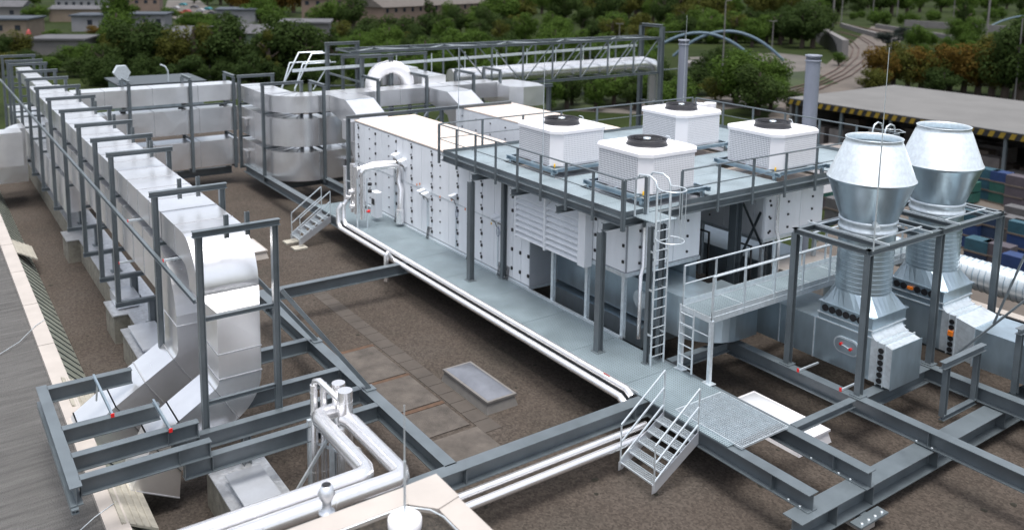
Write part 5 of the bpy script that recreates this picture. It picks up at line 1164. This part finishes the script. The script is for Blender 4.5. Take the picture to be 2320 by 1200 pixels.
mast(2032,40,20,'third railway mast from the curved wall'); mast(2234,96,24,'big railway mast at the right above the hedge trees',.35); mast(1848,26,18,'thin far mast left of the rail bend'); mast(2160,42,20,'thin far mast behind the tall bridge parapet'); mast(2298,232,14,'thin pole at the right edge beside the warehouse roof',.12)
mast(319,150,8,'thin pole standing in front of the dark trees on the left',.08)
# small curved lamp on roof
tag(MB().tube([(-58.5,13.95,3.4),(-58.5,13.95,4.1),(-58.5,13.8,4.4),(-58.5,13.5,4.55)],.05,8).build('roof_lamp', M['galv_bright']), 'small curved white vent pipe rising from the plant box', 'vent pipe')
# blue arch bridge
M['blue'] = mat('blue arch steel', (.075,.12,.16), .6)
def arch(pA, pB, h, lab):
    a, b_ = at(*pA,G+1), at(*pB,G+1); pts = [a.lerp(b_,k/16)+Vector((0,0,h*4*(k/16)*(1-k/16))) for k in range(17)]
    tag(MB().tube(pts,.34,8).build('bridge_arch', M['blue']), lab, 'arch', 'blue bridge arches')
arch((1455,135),(1715,142),6.3,'nearer of the two blue bridge arches, starting behind the truss bridge'); arch((1525,128),(1775,138),6.3,'farther blue bridge arch, reaching to the thick grey stack'); arch((2240,62),(2420,62),4.5,'blue arch at the far top right corner')
tag(MB().prism([at(1540,152,G+1),at(1730,150,G+1),at(1730,143,G+1),at(1540,145,G+1)],(0,0,.8)).build('bridge_deck', M['h_wall_grey']), 'grey bridge deck under the blue arches', 'bridge deck')
# warehouse
wh = thing('warehouse','long open warehouse with pale roof and black and yellow striped eave','warehouse',(-45,100,G))
WX0,WX1,WY0,WY1,WZ = -67.5,-15,89,112,-4.3
M['wh_roof'] = mat('pale warehouse roof', (.128,.126,.123), .9, 0, .12, .2)
q = MB(); q.add([(WX0,WY0,WZ),(WX1,WY0,WZ),(WX1,WY1,WZ+.1),(WX0,WY1,WZ+.1)],[(0,1,2,3)]); q.box(WX0,WX1,WY0+.05,WY1,WZ-.6,WZ-.02); q.build('roof', M['wh_roof'], wh)
q = MB(); q.box(WX0,WX1,WY0-.05,WY0+.02,WZ-.75,WZ-.1); q.build('eave_board', M['black'], wh)
M['hazard'] = mat('warning yellow', (.21,.14,.008), .7)
q = MB(); x = WX0+.2
while x < WX1: q.prism([(x,WY0-.09,WZ-.72),(x+.5,WY0-.09,WZ-.72),(x+.75,WY0-.09,WZ-.14),(x+.25,WY0-.09,WZ-.14)],(0,.03,0)); x += 1.05
q.build('warning_stripes', M['hazard'], wh)
MB().box(WX0,WX1,WY1-.3,WY1,G,WZ-.6).build('back_wall', M['skl_frame'], wh); MB().box(WX0,WX0+.3,WY0+.5,WY1,G,WZ-.6).build('side_wall', M['skl_frame'], wh)
x = WX0+1
while x < WX1: MB().box(x,x+.3,WY0+.3,WY0+.6,G,WZ-.6).build('column', M['steel'], wh); x += 6.2
# stacked pallets in warehouse
pc = [mat('pallet wrap %d' % i, c, .7, 0, .2, 1.5) for i,c in enumerate(((.17,.15,.14),(.10,.08,.065),(.22,.2,.19),(.13,.10,.08)))]
pn = ('grey','brown','pale','tan'); k = 0
for ix in range(18):
    for row in range(2):
        x = WX0+2+ix*2.6; y = WY0+2.2+row*3
        hgt = rnd.choice((1.3,2.4,3.4))
        t = tag(MB().box(x,x+1.9,y,y+1.6,G+.1,G+hgt).build('pallet_stack', pc[k%4]), '%s pallet stack, %s along the %s row in the warehouse' % (pn[k%4], ordn(ix), ('front','back')[row]), 'pallet stack', 'pallet stacks in the warehouse'); k += 1
# yard crates, coloured
cc_ = [('blue',(.008,.028,.10)),('teal',(.015,.075,.06)),('red',(.15,.015,.01)),('dark blue',(.01,.025,.06)),('grey',(.075,.073,.075)),('purple-grey',(.06,.05,.06)),('turquoise blue',(.015,.06,.085))]
cmat = [mat('crate '+n_, c, .6, 0, .2, 2) for n_,c in cc_]
yard = [(2190,415,0,2),(2185,455,1,1),(2225,450,6,2),(2265,460,1,2),(2300,470,5,2),(2160,540,0,1),(2195,560,0,2),(2235,565,3,2),(2280,575,4,2),(2310,590,0,2),(2300,520,4,1),(2250,510,2,0),(2160,500,3,1),(2330,560,0,1),(2120,520,5,1),(2215,600,3,1),(2255,610,5,1),(2300,640,0,1),(1870,470,5,1),(1895,500,4,1)]
for i,(px,py,ci,lv_) in enumerate(yard):
    p = at(px,py,G+.07); t = thing('crate_stack','%s crate stack in the storage yard, %s counted from the back left' % (cc_[ci][0], ordn(i)),'crate stack',p,'coloured crate stacks in the yard')
    for L_ in range(lv_+1):
        z = p.z+L_*1.0; q = MB(); q.box(p.x-.8,p.x+.8+.3*(i%3),p.y-.6,p.y+.6,z+.12,z+.98); q.build('crate', cmat[(ci+L_*3)%7 if L_ == lv_ and i%3==0 else ci], t)
        MB().box(p.x-.85,p.x+.85,p.y-.65,p.y+.65,z,z+.12).build('pallet', pc[1], t)
for i,(px,py) in enumerate(((1900,370),(2000,380),(2230,350),(2260,365),(2215,375),(2080,300))):
    p = at(px,py,G+.07); tag(MB().box(p.x-2,p.x+1.5,p.y-1,p.y+1.2,G+.1,G+1.9).build('board_stack', pc[2]), '%s pale board stack standing in front of the warehouse' % ordn(i), 'board stack', 'pale board stacks')
# roadside silo-like vent unit behind platform left of stack
vu = thing('vent_unit','small galvanised vent apparatus on a stand left of the rearmost cooling unit','vent unit',(-40,39,-10))
MB().tube([(-36,37.2,-10),(-36,37.2,1.6)],.25,10).build('stand', M['galv'], vu); MB().lathe([(.9,1.2),(1.1,1.5),(1.1,2.0),(.5,2.3),(.5,2.9),(.001,3.0)],(-36,37.2,0),16,False).build('vent_head', M['galv'], vu)
# ---------------------------------------------------------------- TREES
def foliage(name, c0, c1, c2):
    m = bpy.data.materials.new(name); m.use_nodes = True; n = m.node_tree; b = n.nodes['Principled BSDF']
    b.inputs['Roughness'].default_value = .9; b.inputs['Specular IOR Level'].default_value = .15
    g = n.nodes.new('ShaderNodeNewGeometry'); r = n.nodes.new('ShaderNodeValToRGB'); e = r.color_ramp.elements
    e[0].color = (*c0,1); e[1].color = (*c2,1); x = e.new(.5); x.color = (*c1,1)
    oi = n.nodes.new('ShaderNodeObjectInfo'); mx = n.nodes.new('ShaderNodeMath'); mx.operation = 'ADD'; mx.inputs[1].default_value = 0
    sc1 = n.nodes.new('ShaderNodeMath'); sc1.operation = 'MULTIPLY_ADD'; sc1.inputs[1].default_value = .6
    sc2 = n.nodes.new('ShaderNodeMath'); sc2.operation = 'MULTIPLY'; sc2.inputs[1].default_value = .4
    n.links.new(oi.outputs['Random'], sc2.inputs[0]); n.links.new(g.outputs['Random Per Island'], sc1.inputs[0]); n.links.new(sc2.outputs[0], sc1.inputs[2])
    n.links.new(sc1.outputs[0], r.inputs[0]); n.links.new(r.outputs[0], b.inputs['Base Color'])
    tl = n.nodes.new('ShaderNodeBsdfTranslucent'); ms = n.nodes.new('ShaderNodeMixShader'); ms.inputs[0].default_value = .4; out = n.nodes['Material Output']
    n.links.new(r.outputs[0], tl.inputs['Color']); n.links.new(b.outputs[0], ms.inputs[1]); n.links.new(tl.outputs[0], ms.inputs[2]); n.links.new(ms.outputs[0], out.inputs['Surface'])
    return m
FM = {'dark': foliage('dark green leaves',(.022,.040,.010),(.031,.053,.013),(.042,.066,.016)),
      'mid': foliage('mid green leaves',(.040,.074,.012),(.052,.092,.015),(.066,.110,.020)),
      'olive': foliage('olive leaves',(.052,.060,.012),(.066,.072,.014),(.080,.082,.018)),
      'rust': foliage('autumn leaves',(.085,.055,.012),(.105,.066,.013),(.12,.078,.015)),
      'grey': foliage('grey green leaves',(.018,.024,.022),(.027,.036,.032),(.038,.05,.045))}
M['bark'] = mat('bark', (.06,.045,.035), .95)
def crown_mesh(seed, kind, conical=False, n=3400):
    r = random.Random(seed); vs = []; fs = []
    lumps = []
    for _ in range(26):
        while True:
            p = Vector((r.uniform(-1,1),r.uniform(-1,1),r.uniform(-1,1)))
            if p.length < 1: break
        if conical: k = (1-(p.z+1)/2)*.95+.08; p = Vector((p.x*k,p.y*k,p.z)); lumps.append((p, r.uniform(.12,.22)))
        else: p = p*(.72); lumps.append((p, r.uniform(.22,.42)))
    for i in range(n):
        c, rr = r.choice(lumps); d = Vector((r.gauss(0,1),r.gauss(0,1),r.gauss(0,1))).normalized()
        p = c+d*rr*r.uniform(.75,1.05); s = r.uniform(.035,.065)*(.75 if conical else 1)
        nrm = (d+Vector((r.uniform(-.6,.6),r.uniform(-.6,.6),r.uniform(-.3,.7)))).normalized()
        u = nrm.orthogonal().normalized(); u = Matrix.Rotation(r.uniform(0,6.28),3,nrm) @ u; w_ = nrm.cross(u)
        o = len(vs); vs += [p+u*s, p+w_*s*.7, p-u*s, p-w_*s*.7]; fs.append((o,o+1,o+2,o+3))
    me = bpy.data.meshes.new('crown'); me.from_pydata([tuple(v) for v in vs],[],fs); me.update(); me.materials.append(FM[kind])
    return me
CM = {}
for kd in FM:
    for s in range(3): CM[(kd,s)] = crown_mesh(hash(kd)%97*0+s*13+len(kd)*101, kd)
    CM[(kd,'c')] = crown_mesh(s*17+len(kd), kd, True)
def trunk_mesh():
    q = MB(); q.tube([(0,0,0),(.01,.01,.5),(0,.02,1)],[.06,.045,.02],7)
    for k in range(5):
        g = k*1.3; q.tube([(0,0,.45+.08*k),(.2*math.cos(g),.2*math.sin(g),.65+.07*k)],[.025,.01],5)
    me = bpy.data.meshes.new('trunk'); me.from_pydata([tuple(v) for v in q.v],[],q.f); me.update(); me.materials.append(M['bark']); return me
TM = trunk_mesh()
def tree(px, py, h, w_, kind, lab, grp, conical=False):
    p = at(px,py,G); i = rnd.randrange(3)
    t = thing('conifer' if conical else 'tree', lab, 'tree', p, grp)
    tr = bpy.data.objects.new('trunk', TM); C.objects.link(tr); tr.parent = t; tr.scale = (h,h,h*.8)
    cr = bpy.data.objects.new('crown', CM[(kind,'c' if conical else i)]); C.objects.link(cr); cr.parent = t
    ch = h*(.5 if conical else .46); cr.location = (0,0,h-ch); cr.scale = (w_/2/(.75 if conical else 1),w_/2/(.75 if conical else 1),ch); cr.rotation_euler = (0,0,rnd.uniform(0,6.28))
KN = {'dark':'dark green','mid':'mid green','olive':'olive brown','rust':'rust-brown','grey':'grey green'}
def scrub(lab, items, kind):
    vs = []; fs = []
    for px,py,h,w_,kd in items:
        p = at(px,py,G); a = rnd.uniform(0,6.28); c, s_ = math.cos(a), math.sin(a); o = len(vs); me = CM[(kind, rnd.randrange(3))]; hw = w_*.62; hh = h*.6
        for v in me.vertices: vs.append((p.x+(v.co.x*c-v.co.y*s_)*hw, p.y+(v.co.x*s_+v.co.y*c)*hw, p.z+hh*.75+v.co.z*hh))
        fs += [[i+o for i in f.vertices] for f in me.polygons]
    me = bpy.data.meshes.new('scrub'); me.from_pydata(vs,[],fs); me.materials.append(FM[kind])
    o = bpy.data.objects.new('scrub', me); C.objects.link(o); tag(o, lab, 'scrub', None, 'stuff')
def cluster(place, items, conical=False):
    cnt = {}
    for px,py,h,w_,kd in sorted(items):
        cnt[kd] = cnt.get(kd,0)+1
        tree(px,py,h,w_,kd,'%s %s tree %s, from left' % (ordn(cnt[kd]-1), KN[kd], place), 'trees '+place, conical)
def scatter(x0,x1,y0,y1,nx,ny,hr,kinds,jit=.5):
    out = []
    for j in range(ny):
        for i in range(nx):
            px = x0+(x1-x0)*(i+rnd.uniform(-jit,jit)+.5)/nx; py = y0+(y1-y0)*(j+rnd.uniform(-jit,jit)+.5)/ny
            h = rnd.uniform(*hr); out.append((px,py,h,h*rnd.uniform(.85,1.25),rnd.choice(kinds)))
    return out
cluster('in the belt behind the far duct bank', [(235,185,7,8,'dark'),(265,172,8.5,8,'olive'),(300,172,11,11,'dark'),(345,172,12,12,'dark'),(385,175,9,9,'olive'),(440,180,11.5,9,'olive'),(500,178,12,13,'dark'),(545,180,10,10,'dark'),(600,178,8.5,6,'olive'),(640,182,13,13,'dark'),(690,185,12,11,'dark'),(700,150,9,9,'dark'),(575,195,6,8,'dark'),(420,200,6,8,'dark')])
cluster('on the left edge above the portals', [(0,140,6,7,'dark'),(40,135,6.5,8,'olive'),(130,165,4,7,'dark'),(160,150,4.5,8,'mid'),(200,145,5,8,'dark'),(110,175,4,7,'mid'),(180,175,4,8,'dark'),(60,165,5,7,'dark'),(210,160,6,7,'mid'),(5,175,5,7,'olive')])
cluster('in the gardens among the left houses', [(80,50,7,11,'mid'),(270,72,14,13,'mid'),(265,100,10,10,'mid'),(255,118,8,9,'mid'),(300,104,6,8,'dark'),(335,104,6,8,'olive'),(214,80,3,5,'rust'),(120,86,2.5,6,'mid'),(205,108,3.5,7,'mid'),(232,114,4,8,'dark'),(430,75,7,12,'mid'),(455,76,7,11,'mid'),(510,72,7,9,'dark'),(480,90,6,9,'mid'),(520,100,5,9,'mid'),(300,34,5,8,'mid'),(470,12,8,12,'mid'),(440,8,8,12,'mid'),(590,60,11,14,'mid'),(620,70,9,13,'mid'),(575,95,6,9,'dark'),(385,45,5,9,'mid'),(30,20,8,13,'mid'),(75,18,8,13,'mid'),(20,112,3,6,'mid')])
cluster('in the brown grove at the top left', [(525,30,17,18,'rust'),(560,34,18,20,'rust'),(600,38,18,20,'rust'),(640,36,18,20,'rust'),(665,30,17,16,'rust'),(500,12,14,18,'olive')])
cluster('in front of the apartment blocks', [(735,70,10,14,'mid'),(770,66,11,14,'mid'),(800,74,12,12,'dark'),(790,30,22,18,'dark'),(1022,58,10,9,'mid'),(1100,66,10,14,'mid'),(1140,64,14,18,'mid'),(1175,52,15,20,'mid'),(775,95,6,10,'olive'),(840,96,8,11,'dark'),(880,100,8,12,'dark'),(920,104,8,12,'dark'),(965,98,8,12,'dark'),(825,110,7,10,'dark'),(870,118,7,10,'mid'),(900,122,6,9,'olive')])
tree(971,66,11,8,'dark','single pointed dark conifer in front of the long apartment block','single conifer',True)
tree(608,190,10,5.5,'olive','pointed olive conifer left of the truss frames','conifers near the truss frames',True)
tree(752,178,10,6,'dark','pointed dark conifer directly behind the truss frames','conifers near the truss frames',True)
cluster('in the belt behind the truss bridge', scatter(760,1480,120,175,15,2,(5.5,8.5),['mid','mid','dark','mid'])+scatter(960,1480,75,112,12,2,(7,10),['mid','dark','olive','mid'])+scatter(800,960,150,200,3,2,(5,7),['mid']))
cluster('in the far wood at the top centre', scatter(1160,1800,8,66,12,4,(11,17),['dark','mid','olive','mid','dark','olive'])+[(1440,36,15,18,'grey'),(1405,30,16,16,'grey')])
cluster('below the truss bridge', scatter(1170,1500,215,262,7,2,(5,7.5),['dark','mid','dark'])+[(1330,215,9,9,'dark'),(1450,225,8,9,'dark'),(1390,215,8,9,'dark')])
cluster('around the blue arches', scatter(1520,1770,72,108,7,2,(8,11),['mid','dark','olive'])+[(1665,238,9.5,10,'mid'),(1700,245,9,10,'mid'),(1715,262,8,9,'dark'),(1600,188,6,8,'dark'),(1640,172,7,8,'dark'),(1580,215,5,8,'dark'),(1740,205,7,9,'mid'),(1680,205,8,9,'mid'),(1535,260,6,8,'mid'),(1620,230,4,7,'olive')])
scrub('mixed scrub between the blue arches and the far wood', scatter(1480,1780,55,100,9,3,(4,8),['mid']), 'mid')
scrub('low dark scrub behind the far duct bank', scatter(200,760,150,205,14,2,(3,5.5),['mid']), 'dark')
scrub('low green scrub beyond the truss bridge', scatter(760,1500,95,205,16,3,(3,5.5),['mid']), 'mid')
scrub('green scrub on the bank around the straight railway track', scatter(1900,2330,40,60,12,1,(4,8),['mid'])+scatter(2040,2330,100,150,8,2,(3,6),['mid']), 'mid')
cluster('left of the tunnel mouth', scatter(1760,1865,50,110,4,4,(9,13),['mid','dark','dark']))
cluster('beyond the railway at the top right', scatter(1880,2330,2,40,12,3,(12,18),['mid','mid','dark','mid'])+[(2045,92,5,7,'grey'),(2080,118,8,7,'mid'),(2180,92,15,5,'dark'),(2165,105,9,9,'mid'),(2200,100,9,9,'mid'),(2010,108,5,9,'grey')])
cluster('in the hedge row behind the warehouse', [(1990,205,8.5,8,'rust'),(2022,195,9,7.5,'olive'),(2055,205,8,8,'olive'),(2085,205,8.5,8,'rust'),(2118,206,8.5,8,'olive'),(2150,208,9,8,'rust'),(2182,212,9.5,9,'rust'),(2214,216,10,9,'rust'),(2245,220,10.5,9,'olive'),(2275,225,12,10,'dark'),(2305,228,15,12,'dark'),(2320,215,16,13,'dark'),(2255,195,11,10,'olive'),(1980,215,5,7,'olive'),(2135,215,5,8,'dark'),(1900,150,3.5,4,'mid')])
cluster('beside the warehouse corner', [(1800,258,4,5,'dark'),(1745,250,6,7,'mid')])
